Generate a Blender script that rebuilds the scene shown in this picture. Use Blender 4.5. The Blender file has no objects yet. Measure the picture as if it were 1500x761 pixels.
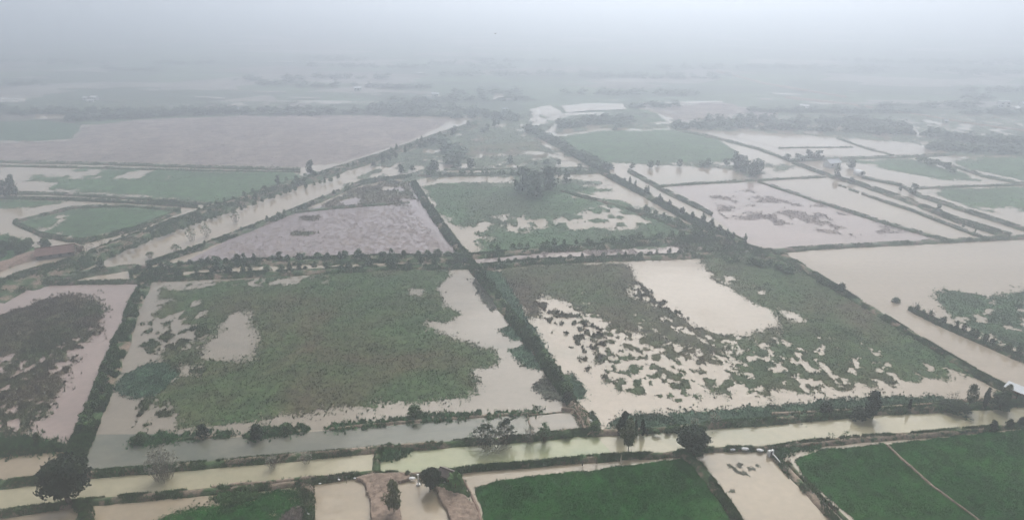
import bpy, math, random
import numpy as np

# ------------------------------------------------------------------ camera, sky, sun, exposure
S = bpy.context.scene
C = S.collection
H = 90.0                       # drone height above the flood water (m)
PITCH = math.radians(22.0)     # camera looks this far below the horizon
FOC = 1000.0                   # focal length in survey-grid units (24 mm on 36 mm, grid 1500 wide)
cd = bpy.data.cameras.new('drone_camera')
cam = bpy.data.objects.new('drone_camera', cd)
C.objects.link(cam)
cam.location = (0, 0, H)
cam.rotation_euler = (math.pi / 2 - PITCH, 0, 0)
cd.lens = 24.0
cd.sensor_width = 36.0
cd.clip_start = 0.5
cd.clip_end = 30000
S.camera = cam
S.view_settings.view_transform = 'Standard'
S.view_settings.look = 'None'
S.view_settings.gamma = 1.0
S.view_settings.exposure = 0.42

SUN_EL, SUN_AZ = 47.0, 14.0   # degrees; overcast, so the sun is a wide soft glow
W = bpy.data.worlds.new('World')
S.world = W
W.use_nodes = True
nt = W.node_tree
bg = nt.nodes['Background']
sky = nt.nodes.new('ShaderNodeTexSky')
sky.sky_type = 'NISHITA'
sky.sun_disc = False
sky.sun_elevation = math.radians(SUN_EL)
sky.sun_rotation = math.radians(SUN_AZ)
sky.air_density = 1.0
sky.dust_density = 4.0
sky.ozone_density = 1.0
hs = nt.nodes.new('ShaderNodeHueSaturation')
hs.inputs['Saturation'].default_value = 0.3
nt.links.new(sky.outputs[0], hs.inputs['Color'])
nt.links.new(hs.outputs[0], bg.inputs['Color'])
bg.inputs['Strength'].default_value = 0.13
sd = bpy.data.lights.new('sun', 'SUN')
sd.energy = 1.5
sd.angle = math.radians(50)
sd.color = (1.0, 0.97, 0.92)
sun = bpy.data.objects.new('sun', sd)
C.objects.link(sun)
sun.rotation_euler = (math.radians(90 - SUN_EL), 0, math.radians(180 - SUN_AZ))
S.cycles.max_bounces = 6
S.cycles.diffuse_bounces = 2
S.cycles.glossy_bounces = 2
S.cycles.volume_bounces = 1
S.cycles.use_denoising = True
HAZE_DENSITY = 0.0021
HAZE_COLOR = (0.825, 0.897, 1.0, 1)

random.seed(7)
RNG = np.random.default_rng(11)
CT, ST = math.cos(PITCH), math.sin(PITCH)


# ------------------------------------------------------------------ survey grid -> ground metres
def ground(px, py):
    """ground point (metres) of a survey mark read off the aerial view"""
    u, v = (px - 750) / FOC, (380.5 - py) / FOC
    t = H / (ST - v * CT)
    return (u * t, (CT + v * ST) * t)


def GP(pts):
    return np.array([ground(a, b) for a, b in pts], float)


def depth(py):
    return H / (ST - (380.5 - py) / FOC * CT)


def mpx(py):                    # metres across per grid unit
    return depth(py) / FOC


def tall(py, hpx):              # metres of height for a standing thing hpx units tall
    Y = ground(750, py)[1]
    return hpx * mpx(py) / math.cos(math.atan2(H, Y))


# ------------------------------------------------------------------ numpy noise
def _hash(ix, iy, s):
    n = (ix.astype(np.int64) * 374761393 + iy.astype(np.int64) * 668265263 + s * 1442695041) & 0x7fffffff
    n = ((n ^ (n >> 13)) * 1274126177) & 0x7fffffff
    return ((n ^ (n >> 16)) & 0xffff) / 65535.0


def vnoise(x, y, s=0):
    ix, iy = np.floor(x), np.floor(y)
    fx, fy = x - ix, y - iy
    fx, fy = fx * fx * (3 - 2 * fx), fy * fy * (3 - 2 * fy)
    a, b = _hash(ix, iy, s), _hash(ix + 1, iy, s)
    c, d = _hash(ix, iy + 1, s), _hash(ix + 1, iy + 1, s)
    return (a + (b - a) * fx) * (1 - fy) + (c + (d - c) * fx) * fy


def fbm(x, y, s=0, o=4):
    v, a, t = 0, 0.5, 0
    for k in range(o):
        v = v + a * vnoise(x, y, s + 17 * k)
        t += a
        a *= 0.5
        x, y = x * 2.03 + 3.1, y * 2.03 + 7.7
    return v / t


def inside(P, poly):
    x, y = P[:, 0], P[:, 1]
    r = np.zeros(len(P), bool)
    n = len(poly)
    for i in range(n):
        x1, y1 = poly[i]
        x2, y2 = poly[(i + 1) % n]
        if y1 == y2:
            continue
        c = (y1 > y) != (y2 > y)
        r ^= c & (x < (x2 - x1) * (y - y1) / (y2 - y1) + x1)
    return r


# ------------------------------------------------------------------ mesh helpers
def mesh_np(name, V, quads=None, tris=None, mat=None, parent=None, smooth=False, link=True):
    me = bpy.data.meshes.new(name)
    V = np.asarray(V, np.float32)
    nq = 0 if quads is None else len(quads)
    ntr = 0 if tris is None else len(tris)
    me.vertices.add(len(V))
    me.vertices.foreach_set('co', V.ravel())
    idx = []
    if nq:
        idx.append(np.asarray(quads, np.int32).ravel())
    if ntr:
        idx.append(np.asarray(tris, np.int32).ravel())
    idx = np.concatenate(idx)
    me.loops.add(len(idx))
    me.loops.foreach_set('vertex_index', idx)
    start = np.concatenate([np.arange(nq) * 4, nq * 4 + np.arange(ntr) * 3]).astype(np.int32)
    tot = np.concatenate([np.full(nq, 4), np.full(ntr, 3)]).astype(np.int32)
    me.polygons.add(nq + ntr)
    me.polygons.foreach_set('loop_start', start)
    me.polygons.foreach_set('loop_total', tot)
    if smooth:
        me.polygons.foreach_set('use_smooth', np.ones(nq + ntr, bool))
    me.update(calc_edges=True)
    me.validate()
    if mat:
        me.materials.append(mat)
    if not link:
        return me
    o = bpy.data.objects.new(name, me)
    C.objects.link(o)
    if parent:
        o.parent = parent
    return o


def tag(o, label=None, cat=None, group=None, kind=None):
    if label:
        o['label'] = label
    if cat:
        o['category'] = cat
    if group:
        o['group'] = group
    if kind:
        o['kind'] = kind
    return o


def empty(name, loc, label, cat, group=None, rz=0, scale=(1, 1, 1)):
    o = bpy.data.objects.new(name, None)
    o.empty_display_size = 0.3
    C.objects.link(o)
    o.location = loc
    o.rotation_euler = (0, 0, rz)
    o.scale = scale
    return tag(o, label, cat, group)


def part(name, me, parent, loc=(0, 0, 0)):
    o = bpy.data.objects.new(name, me)
    C.objects.link(o)
    o.parent = parent
    o.location = loc
    return o


class MB:
    """collects boxes, tubes and polygons into one mesh"""
    def __init__(s):
        s.v, s.f = [], []

    def add(s, v, f):
        b = len(s.v)
        s.v += [tuple(p) for p in v]
        s.f += [tuple(i + b for i in q) for q in f]

    def box(s, x0, x1, y0, y1, z0, z1, top=1.0):
        cx, cy = (x0 + x1) / 2, (y0 + y1) / 2
        a = [(x0, y0, z0), (x1, y0, z0), (x1, y1, z0), (x0, y1, z0)]
        b = [(cx + (x - cx) * top, cy + (y - cy) * top, z1) for x, y, _ in a]
        s.add(a + b, [(3, 2, 1, 0), (4, 5, 6, 7), (0, 1, 5, 4), (1, 2, 6, 5), (2, 3, 7, 6), (3, 0, 4, 7)])

    def tube(s, pts, rad, n=6, cap=True):
        pts = [np.array(p, float) for p in pts]
        rings = []
        for i, p in enumerate(pts):
            d = pts[min(i + 1, len(pts) - 1)] - pts[max(i - 1, 0)]
            d /= np.linalg.norm(d) + 1e-9
            a = np.cross(d, (0.31, 0.95, 0.05) if abs(d[1]) < .9 else (1, 0, 0))
            a /= np.linalg.norm(a) + 1e-9
            b = np.cross(d, a)
            r = rad[i] if hasattr(rad, '__len__') else rad
            rings.append([p + r * (math.cos(t) * a + math.sin(t) * b) for t in [2 * math.pi * k / n for k in range(n)]])
        v = [q for r in rings for q in r]
        f = []
        for i in range(len(pts) - 1):
            for k in range(n):
                f.append((i * n + k, i * n + (k + 1) % n, (i + 1) * n + (k + 1) % n, (i + 1) * n + k))
        if cap:
            f.append(tuple(range(n))[::-1])
            f.append(tuple((len(pts) - 1) * n + k for k in range(n)))
        s.add(v, f)

    def mesh(s, name, mat):
        me = bpy.data.meshes.new(name)
        me.from_pydata(s.v, [], s.f)
        me.update()
        me.materials.append(mat)
        return me

    def build(s, name, mat, parent=None):
        o = bpy.data.objects.new(name, s.mesh(name, mat))
        C.objects.link(o)
        if parent:
            o.parent = parent
        return o


# ------------------------------------------------------------------ materials
def new_mat(name):
    m = bpy.data.materials.new(name)
    m.use_nodes = True
    t = m.node_tree
    return m, t, t.nodes['Principled BSDF']


def N(t, kind, **kw):
    n = t.nodes.new(kind)
    for k, v in kw.items():
        setattr(n, k, v)
    return n


def noise(t, vec, scale, detail=4, rough=0.55, dist=0.0):
    n = N(t, 'ShaderNodeTexNoise')
    n.inputs['Scale'].default_value = scale
    n.inputs['Detail'].default_value = detail
    n.inputs['Roughness'].default_value = rough
    n.inputs['Distortion'].default_value = dist
    t.links.new(vec, n.inputs['Vector'])
    return n.outputs['Fac']


def ramp(t, fac, stops):
    r = N(t, 'ShaderNodeValToRGB')
    el = r.color_ramp.elements
    while len(el) < len(stops):
        el.new(0.5)
    for e, (p, c) in zip(el, stops):
        e.position = p
        e.color = (*c, 1)
    t.links.new(fac, r.inputs['Fac'])
    return r.outputs['Color']


def mixc(t, fac, a, b, mode='MIX'):
    m = N(t, 'ShaderNodeMix', data_type='RGBA', blend_type=mode)
    if isinstance(fac, (int, float)):
        m.inputs[0].default_value = fac
    else:
        t.links.new(fac, m.inputs[0])
    for k, c in ((6, a), (7, b)):
        if isinstance(c, tuple):
            m.inputs[k].default_value = (*c, 1)
        else:
            t.links.new(c, m.inputs[k])
    return m.outputs[2]


def geo_pos(t):
    return N(t, 'ShaderNodeNewGeometry').outputs['Position']


def plant_mat(name, cols, big=0.03, fine=0.7, rough=0.75, instance=0.0, soft=.72):
    """cols: three colours dark -> light, mixed by ground position"""
    m, t, p = new_mat(name)
    pos = geo_pos(t)
    a = ramp(t, noise(t, pos, big, 4, 0.6, 0.6), [(0.33, cols[0]), (0.5, cols[1]), (0.68, cols[2])])
    b = ramp(t, noise(t, pos, fine, 3), [(0.3, (0.68, 0.68, 0.68)), (0.7, (1.26, 1.26, 1.22))])
    c = mixc(t, 1.0, a, b, 'MULTIPLY')
    g = ramp(t, noise(t, pos, big * 4.5, 5, .7, 1.0), [(0.3, (0.66, 0.62, 0.66)), (0.7, (1.3, 1.32, 1.2))])
    c = mixc(t, 1.0, c, g, 'MULTIPLY')
    if instance:
        oi = N(t, 'ShaderNodeObjectInfo')
        d = ramp(t, oi.outputs['Random'], [(0, (1 - instance,) * 3), (1, (1 + instance, 1 + instance, 1 + .6 * instance))])
        c = mixc(t, 1.0, c, d, 'MULTIPLY')
    t.links.new(c, p.inputs['Base Color'])
    p.inputs['Roughness'].default_value = rough
    p.inputs['Specular IOR Level'].default_value = 0.1
    # thin leaves take light from all round: ease their shading towards the canopy's own upward face
    ge = N(t, 'ShaderNodeNewGeometry')
    mx = N(t, 'ShaderNodeMix', data_type='VECTOR')
    mx.inputs[0].default_value = soft
    t.links.new(ge.outputs['Normal'], mx.inputs[4])
    mx.inputs[5].default_value = (0, 0, 1)
    nm = N(t, 'ShaderNodeVectorMath', operation='NORMALIZE')
    t.links.new(mx.outputs[1], nm.inputs[0])
    t.links.new(nm.outputs[0], p.inputs['Normal'])
    return m


def earth_mat(name, grass, soil, cover=0.5, scale=0.25):
    m, t, p = new_mat(name)
    pos = geo_pos(t)
    g = ramp(t, noise(t, pos, 0.9, 4), [(0.3, tuple(x * .7 for x in grass)), (0.7, tuple(x * 1.4 for x in grass))])
    e = ramp(t, noise(t, pos, 1.3, 5, .65), [(0.3, tuple(x * .6 for x in soil)), (0.7, tuple(x * 1.35 for x in soil))])
    f = ramp(t, noise(t, pos, scale, 4, .65), [(0.5 + (0.5 - cover) * .5 - .05, (1, 1, 1)), (0.5 + (0.5 - cover) * .5 + .05, (0, 0, 0))])
    t.links.new(mixc(t, f, g, e), p.inputs['Base Color'])
    p.inputs['Roughness'].default_value = 0.9
    p.inputs['Specular IOR Level'].default_value = 0.15
    b = N(t, 'ShaderNodeBump')
    b.inputs['Strength'].default_value = 0.7
    b.inputs['Distance'].default_value = 0.25
    t.links.new(noise(t, pos, 1.6, 5, .7), b.inputs['Height'])
    t.links.new(b.outputs[0], p.inputs['Normal'])
    return m


def water_mat(name, c1, c2, scale=0.02, rough=0.02, ripple=0.003):
    m, t, p = new_mat(name)
    pos = geo_pos(t)
    c0 = (c1[0] * .80, c1[1] * .87, c1[2] * .88)
    st = N(t, 'ShaderNodeMapping')
    st.inputs['Scale'].default_value = (.55, 1.5, 1)
    st.inputs['Rotation'].default_value = (0, 0, .12)
    t.links.new(pos, st.inputs['Vector'])
    c = ramp(t, noise(t, st.outputs[0], scale, 6, .62, 1.4), [(0.28, c0), (0.42, c1), (0.66, c2)])
    f = ramp(t, noise(t, pos, 0.6, 4, .6), [(0.35, (0.94,) * 3), (0.65, (1.06,) * 3)])
    t.links.new(mixc(t, 1.0, c, f, 'MULTIPLY'), p.inputs['Base Color'])
    # breeze: slicks of still water between faintly ruffled streaks
    wn = ramp(t, noise(t, st.outputs[0], scale * 1.7 + .01, 4, .6, 2.0), [(0.42, (rough,) * 3), (0.62, (.22,) * 3)])
    t.links.new(wn, p.inputs['Roughness'])
    p.inputs['IOR'].default_value = 1.33
    b = N(t, 'ShaderNodeBump')
    b.inputs['Strength'].default_value = 0.35
    b.inputs['Distance'].default_value = ripple
    t.links.new(noise(t, pos, 1.1, 3, .6), b.inputs['Height'])
    t.links.new(b.outputs[0], p.inputs['Normal'])
    return m


def plain_mat(name, col, rough=0.7, var=0.15, scale=2.0, metal=0.0):
    m, t, p = new_mat(name)
    tc = N(t, 'ShaderNodeTexCoord').outputs['Object']
    c = ramp(t, noise(t, tc, scale, 4), [(0.3, tuple(x * (1 - var) for x in col)), (0.7, tuple(x * (1 + var) for x in col))])
    t.links.new(c, p.inputs['Base Color'])
    p.inputs['Roughness'].default_value = rough
    p.inputs['Metallic'].default_value = metal
    return m


M = {}
M['water'] = water_mat('flood_water', (0.335, 0.272, 0.20), (0.385, 0.318, 0.235), 0.012)
M['water_pale'] = water_mat('pale_flood_water', (0.345, 0.28, 0.205), (0.39, 0.32, 0.24), 0.012)
M['water_grey'] = water_mat('grey_flood_water', (0.235, 0.20, 0.155), (0.295, 0.248, 0.19), 0.02)
M['water_pink'] = water_mat('silty_pink_water', (0.30, 0.23, 0.20), (0.36, 0.28, 0.24), 0.02)
M['canal_grey'] = water_mat('grey_green_canal_water', (0.125, 0.13, 0.10), (0.21, 0.195, 0.15), 0.03)
M['canal'] = water_mat('yellow_canal_water', (0.33, 0.295, 0.19), (0.385, 0.34, 0.225), 0.03)
M['canal_green'] = water_mat('green_canal_water', (0.28, 0.295, 0.16), (0.35, 0.33, 0.20), 0.05)
M['pond'] = water_mat('beige_pond_water', (0.30, 0.24, 0.165), (0.35, 0.28, 0.19), 0.03)
M['lavender'] = water_mat('water_under_dead_reeds', (0.25, 0.20, 0.20), (0.31, 0.25, 0.25), 0.3, 0.25)
M['rice'] = plant_mat('rice_leaves', ((0.010, 0.070, 0.010), (0.013, 0.084, 0.012), (0.026, 0.104, 0.016)), 0.05, 0.5)
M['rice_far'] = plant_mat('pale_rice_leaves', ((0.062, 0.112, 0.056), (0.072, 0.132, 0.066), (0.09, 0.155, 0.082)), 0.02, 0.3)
M['reed'] = plant_mat('reed_leaves', ((0.108, 0.086, 0.056), (0.074, 0.098, 0.046), (0.056, 0.112, 0.046)), 0.03, 0.5)
M['reed_brown'] = plant_mat('brown_reed_leaves', ((0.092, 0.074, 0.055), (0.085, 0.088, 0.052), (0.070, 0.108, 0.050)), 0.03, 0.5)
M['reed_dull'] = plant_mat('dull_reed_leaves', ((0.16, 0.125, 0.10), (0.13, 0.12, 0.08), (0.10, 0.135, 0.07)), 0.05, 0.5)
M['meadow'] = plant_mat('meadow_leaves', ((0.072, 0.098, 0.058), (0.070, 0.125, 0.062), (0.085, 0.15, 0.075)), 0.02, 0.4)
M['mauve'] = plant_mat('mauve_stubble', ((0.22, 0.18, 0.175), (0.26, 0.215, 0.21), (0.32, 0.265, 0.26)), 0.012, 0.2)
M['weed'] = plant_mat('floating_weed_leaves', ((0.058, 0.105, 0.068), (0.064, 0.122, 0.076), (0.072, 0.138, 0.084)), 0.06, 0.5)
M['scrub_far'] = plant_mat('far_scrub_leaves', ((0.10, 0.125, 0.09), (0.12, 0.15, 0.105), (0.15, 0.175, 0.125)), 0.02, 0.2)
M['weed_grey'] = plant_mat('grey_weed_leaves', ((0.075, 0.080, 0.065), (0.085, 0.090, 0.072), (0.095, 0.10, 0.08)), 0.06, 0.5)
M['dead'] = plant_mat('dead_reed_stalks', ((0.205, 0.165, 0.162), (0.235, 0.19, 0.186), (0.265, 0.215, 0.21)), 0.05, 0.8)
M['grass'] = plant_mat('dike_grass_leaves', ((0.065, 0.10, 0.038), (0.062, 0.135, 0.044), (0.08, 0.165, 0.055)), 0.12, 0.9)
M['strip'] = plant_mat('lush_grass_leaves', ((0.045, 0.115, 0.045), (0.052, 0.135, 0.05), (0.065, 0.155, 0.058)), 0.1, 0.9)
M['dike'] = earth_mat('grassy_earth', (0.052, 0.088, 0.036), (0.24, 0.18, 0.135), 0.56)
M['dike_far'] = earth_mat('weathered_earth', (0.085, 0.115, 0.065), (0.20, 0.155, 0.13), 0.6)
M['dike_mud'] = earth_mat('muddy_earth', (0.055, 0.09, 0.04), (0.31, 0.235, 0.18), 0.40, .7)
M['mud'] = earth_mat('dug_clay', (0.10, 0.085, 0.06), (0.27, 0.20, 0.155), 0.16, .9)
M['road'] = earth_mat('dirt_road', (0.14, 0.11, 0.08), (0.28, 0.20, 0.16), 0.2)
M['bark'] = plain_mat('bark', (0.09, 0.07, 0.055), 0.9)
M['bark_pale'] = plain_mat('pale_bark', (0.22, 0.19, 0.16), 0.9)
M['leaf_dark'] = plant_mat('dark_tree_leaves', ((0.018, 0.030, 0.019), (0.022, 0.038, 0.022), (0.03, 0.05, 0.028)), 0.4, 1.2, .7, .2, .55)
M['leaf_mid'] = plant_mat('hedge_leaves', ((0.062, 0.10, 0.06), (0.076, 0.122, 0.07), (0.098, 0.15, 0.084)), 0.3, 1.2, .7, .35, .55)
M['leaf'] = plant_mat('tree_leaves', ((0.055, 0.098, 0.045), (0.068, 0.122, 0.052), (0.09, 0.15, 0.062)), 0.3, 1.2, .7, .25, .55)
M['leaf_olive'] = plant_mat('olive_leaves', ((0.09, 0.105, 0.055), (0.11, 0.125, 0.065), (0.14, 0.155, 0.085)), 0.5, 1.2, .7, .2, .55)
M['leaf_grey'] = plant_mat('silvery_leaves', ((0.10, 0.105, 0.085), (0.17, 0.165, 0.14), (0.26, 0.25, 0.22)), 0.8, 2.5, .7, .2, .55)
M['leaf_banana'] = plant_mat('banana_leaves', ((0.04, 0.10, 0.028), (0.055, 0.13, 0.035), (0.07, 0.15, 0.04)), 0.5, 1.2, .6, .2)
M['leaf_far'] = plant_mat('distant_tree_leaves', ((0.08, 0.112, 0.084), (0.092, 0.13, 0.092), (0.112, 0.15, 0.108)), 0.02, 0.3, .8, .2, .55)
M['white'] = plain_mat('whitewashed_concrete', (0.75, 0.74, 0.72), 0.7, .08)
M['sack'] = plain_mat('white_woven_sack', (0.78, 0.77, 0.75), 0.8, .08, 4)
M['tile'] = plain_mat('red_brown_roof_tile', (0.20, 0.115, 0.095), 0.85, .25, 1.5)
M['rust'] = plain_mat('dark_rusty_tin', (0.13, 0.10, 0.09), 0.7, .3, 1.5)
M['brick'] = plain_mat('red_brick_wall', (0.28, 0.13, 0.10), 0.9, .2, 3)
M['tin'] = plain_mat('grey_tin_roof', (0.52, 0.54, 0.56), 0.45, .08, .8)
M['wall'] = plain_mat('limewashed_wall', (0.26, 0.235, 0.21), 0.9, .15, 1)
M['dark'] = plain_mat('dark_opening', (0.03, 0.03, 0.03), 0.8)
M['bird'] = plain_mat('dark_feathers', (0.02, 0.02, 0.022), 0.8)

# far plain: a patchwork of fields running out to the horizon
m, t, p = new_mat('far_plain')
pos = geo_pos(t)
mp = N(t, 'ShaderNodeMapping')
mp.inputs['Rotation'].default_value = (0, 0, 0.5)
mp.inputs['Scale'].default_value = (0.011, 0.02, 1)
t.links.new(pos, mp.inputs['Vector'])
vo = N(t, 'ShaderNodeTexVoronoi', distance='CHEBYCHEV')
vo.inputs['Scale'].default_value = 1.0
t.links.new(mp.outputs[0], vo.inputs['Vector'])
sep = N(t, 'ShaderNodeSeparateColor')
t.links.new(vo.outputs['Color'], sep.inputs[0])
cell = ramp(t, sep.outputs[0], [(0.0, (0.05, 0.075, 0.04)), (0.45, (0.08, 0.12, 0.06)), (0.62, (0.14, 0.12, 0.10)), (0.75, (0.22, 0.20, 0.175)), (0.85, (0.07, 0.11, 0.06))])
for e in t.nodes:
    if e.bl_idname == 'ShaderNodeValToRGB':
        e.color_ramp.interpolation = 'CONSTANT'
fine = ramp(t, noise(t, pos, 0.03, 5, .65), [(0.3, (0.6, 0.6, 0.6)), (0.7, (1.35, 1.35, 1.35))])
t.links.new(mixc(t, 1.0, cell, fine, 'MULTIPLY'), p.inputs['Base Color'])
p.inputs['Roughness'].default_value = 0.9
M['plain'] = m


# ------------------------------------------------------------------ flat sheets
SHN = [0]


def sheet(name, pts, z, mat, px=True, kind='structure', wob=0.0, step=3.0):
    if px:                      # every sheet of water a hair above the last, never two in one plane
        SHN[0] += 1
        z += .0025 * SHN[0]
    P = GP(pts) if px else np.array(pts, float)
    if wob:
        Q = []
        for i in range(len(P)):
            a, b = P[i], P[(i + 1) % len(P)]
            n = max(1, int(np.linalg.norm(b - a) / step))
            for k in range(n):
                Q.append(a + (b - a) * k / n)
        Q = np.array(Q)
        Q = Q + wob * 2 * np.stack([fbm(Q[:, 0] / 7, Q[:, 1] / 7, 5) - .5, fbm(Q[:, 0] / 7, Q[:, 1] / 7, 9) - .5], 1)
        P = Q
    me = bpy.data.meshes.new(name)
    me.from_pydata([(a, b, z) for a, b in P], [], [tuple(range(len(P)))])
    me.update()
    if me.polygons[0].normal.z < 0:
        me.flip_normals()
    me.materials.append(mat)
    o = bpy.data.objects.new(name, me)
    C.objects.link(o)
    return tag(o, kind=kind)


sheet('ground', [(-6000, 15), (6000, 15), (6000, 8800), (-6000, 8800)], -0.55, M['plain'], px=False)
sheet('flood_water', [(-900, 20), (900, 20), (900, 455), (620, 500), (60, 520), (-300, 470), (-900, 470)], 0.0, M['water'], px=False)

Z1, Z2 = 0.006, 0.012
sheet('pond_water', [(-60, 425), (120, 413), (212, 413), (178, 505), (142, 590), (112, 668), (95, 664), (20, 655), (-90, 655)], Z1, M['water_pink'])
sheet('pond_water', [(212, 414), (690, 390), (760, 480), (838, 588), (838, 604), (774, 609), (600, 620), (250, 645), (125, 660), (150, 580), (196, 450)], Z1, M['water_grey'])
sheet('canal_water', [(112, 697), (130, 636), (250, 634), (340, 640), (480, 630), (700, 612), (774, 608), (782, 640), (640, 656), (500, 668), (300, 686)], Z2, M['canal_grey'], wob=.4)
sheet('pond_water', [(774, 609), (835, 603), (856, 632), (782, 640)], Z2, M['water_grey'])
sheet('canal_water', [(-80, 728), (130, 698), (400, 676), (545, 664), (550, 697), (430, 716), (300, 730), (130, 742), (-80, 768)], Z1, M['canal'])
sheet('canal_water', [(548, 664), (700, 650), (870, 634), (905, 672), (780, 684), (610, 697), (550, 698)], Z1, M['canal_green'])
sheet('canal_water', [(870, 634), (1000, 624), (1270, 602), (1560, 584), (1560, 618), (1300, 638), (1060, 656), (905, 670)], Z1, M['canal'])
sheet('pond_water', [(-80, 668), (95, 660), (90, 690), (-80, 712)], Z2, M['pond'])
sheet('pond_water', [(462, 704), (525, 700), (610, 698), (645, 712), (690, 800), (760, 1000), (440, 1000)], Z2, M['pond'])
sheet('pond_water', [(1020, 658), (1135, 662), (1240, 780), (1420, 1000), (1180, 1000), (1080, 770)], Z2, M['pond'])
sheet('pond_water', [(-80, 775), (40, 745), (320, 722), (345, 745), (200, 780), (160, 900), (-120, 900)], Z1, M['pond'])
sheet('pond_water', [(655, 692), (760, 683), (990, 664), (1020, 668), (700, 720), (720, 800), (690, 800)], Z1, M['pond'])
sheet('flood_water', [(690, 391), (900, 378), (1080, 366), (1150, 378), (1350, 500), (1490, 582), (1380, 592), (1180, 603), (1000, 626), (880, 632), (856, 622), (838, 588)], Z1, M['water_pale'])
sheet('flood_water', [(1100, 366), (1560, 346), (1640, 620), (1460, 570), (1240, 430)], Z1, M['water_pale'])
sheet('pond_water', [(270, 384), (400, 318), (520, 290), (605, 268), (632, 318), (690, 376), (500, 384)], Z1, M['lavender'])
sheet('flood_water', [(980, 272), (1130, 268), (1200, 292), (1390, 352), (1110, 366)], Z1, M['water_pink'])
sheet('flood_water', [(690, 376), (830, 362), (1040, 354), (1060, 366), (900, 376), (700, 392)], Z1, M['water_pink'])

# ------------------------------------------------------------------ dikes
GR_V, GR_T = [], []            # grass blades of all the dikes


def blades(P, z, h, w, lean=.5, seed=1, per=3):
    """P (n,2) ground points -> verts, tris of upright leaning blades"""
    r = np.random.default_rng(seed)
    n = len(P) * per
    b = np.repeat(P, per, 0) + r.normal(0, .12, (n, 2))
    zz = np.repeat(z, per) if hasattr(z, '__len__') else np.full(n, z)
    hh = (np.repeat(h, per) if hasattr(h, '__len__') else np.full(n, h)) * r.uniform(.55, 1.25, n)
    ww = w * r.uniform(.6, 1.4, n)
    a = r.uniform(0, 2 * np.pi, n)
    d = r.uniform(0, 2 * np.pi, n)
    l = hh * lean * r.uniform(.2, 1, n)
    V = np.zeros((n, 3, 3))
    V[:, 0] = np.stack([b[:, 0] - ww * np.cos(a), b[:, 1] - ww * np.sin(a), zz - .05], 1)
    V[:, 1] = np.stack([b[:, 0] + ww * np.cos(a), b[:, 1] + ww * np.sin(a), zz - .05], 1)
    V[:, 2] = np.stack([b[:, 0] + l * np.cos(d), b[:, 1] + l * np.sin(d), zz + hh], 1)
    return V.reshape(-1, 3), np.arange(n * 3).reshape(-1, 3)


def resample(P, step):
    out = [P[0]]
    for a, b in zip(P[:-1], P[1:]):
        n = max(1, int(math.hypot(*(b - a)) / step))
        for k in range(1, n + 1):
            out.append(a + (b - a) * k / n)
    return np.array(out)


DN = [0]


def dike(pts, wpx, h=0.7, mat='dike', grass=1.0, gh=0.5, name='dike', z0=0.0, rag=.18):
    """earth bank following a surveyed line; wpx = width on the survey grid"""
    DN[0] += 1
    sd_ = DN[0] * 13
    px = np.array(pts, float)
    wp = np.array(wpx if hasattr(wpx, '__len__') else [wpx] * len(px), float)
    px = resample(np.column_stack([px, wp]), 6.0)
    d = np.gradient(px[:, :2], axis=0)
    d /= np.linalg.norm(d, axis=1)[:, None] + 1e-9
    nrm = np.stack([-d[:, 1], d[:, 0]], 1)
    A = GP(px[:, :2] - nrm * px[:, 2:] / 2)
    B = GP(px[:, :2] + nrm * px[:, 2:] / 2)
    s = np.linspace(0, 1, 9)
    prof = np.array([-.15, .35, .75, .95, 1.0, .95, .75, .35, -.15])
    n = len(A)
    wid = np.linalg.norm(B - A, axis=1)
    L = np.concatenate([[0], np.cumsum(np.linalg.norm(np.diff((A + B) / 2, axis=0), axis=1))])
    ja = (fbm(L / 3.0, L * 0 + 1, sd_) - .5) * rag * 2
    jb = (fbm(L / 3.0, L * 0 + 5, sd_) - .5) * rag * 2
    V = np.zeros((n, 9, 3))
    for j in range(9):
        q = s[j] + (ja * (1 - s[j]) + jb * s[j]) * 1.0
        P = A + (B - A) * q[:, None]
        V[:, j, :2] = P
        V[:, j, 2] = z0 + h * prof[j] * (.8 + .5 * (fbm(P[:, 0] / 2.2, P[:, 1] / 2.2, sd_ + 3) - .3) * (prof[j] > 0))
    i = np.arange(n - 1)[:, None] * 9 + np.arange(8)[None]
    q = np.stack([i, i + 9, i + 10, i + 1], -1).reshape(-1, 4)
    # face up whichever way the line was walked
    e1, e2 = V[1, 4] - V[0, 4], V[0, 5] - V[0, 4]
    if np.cross(e1, e2)[2] < 0:
        q = q[:, ::-1]
    o = mesh_np(name, V.reshape(-1, 3), q, None, M[mat], smooth=True)
    tag(o, kind='structure')
    if grass > 0:
        area = float(np.sum(np.linalg.norm(np.diff((A + B) / 2, axis=0), axis=1) * wid[:-1]))
        sp = np.mean([mpx(y) for y in px[:, 1]])
        cnt = int(min(9000, area / (sp * sp * 3.2) * grass))
        r = np.random.default_rng(sd_)
        ii = r.integers(0, n - 1, cnt)
        f = r.random(cnt)
        q = r.uniform(.04, .96, cnt)
        a = A[ii] + (A[ii + 1] - A[ii]) * f[:, None]
        b = B[ii] + (B[ii + 1] - B[ii]) * f[:, None]
        P = a + (b - a) * q[:, None]
        keep = fbm(P[:, 0] / 4, P[:, 1] / 4, sd_) > .42
        P, q = P[keep], q[keep]
        z = z0 + h * np.interp(q, s, prof) * .85
        v, tr = blades(P, z, gh, sp * .8, .6, sd_)
        GR_V.append(v)
        GR_T.append(tr)
    return o


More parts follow.
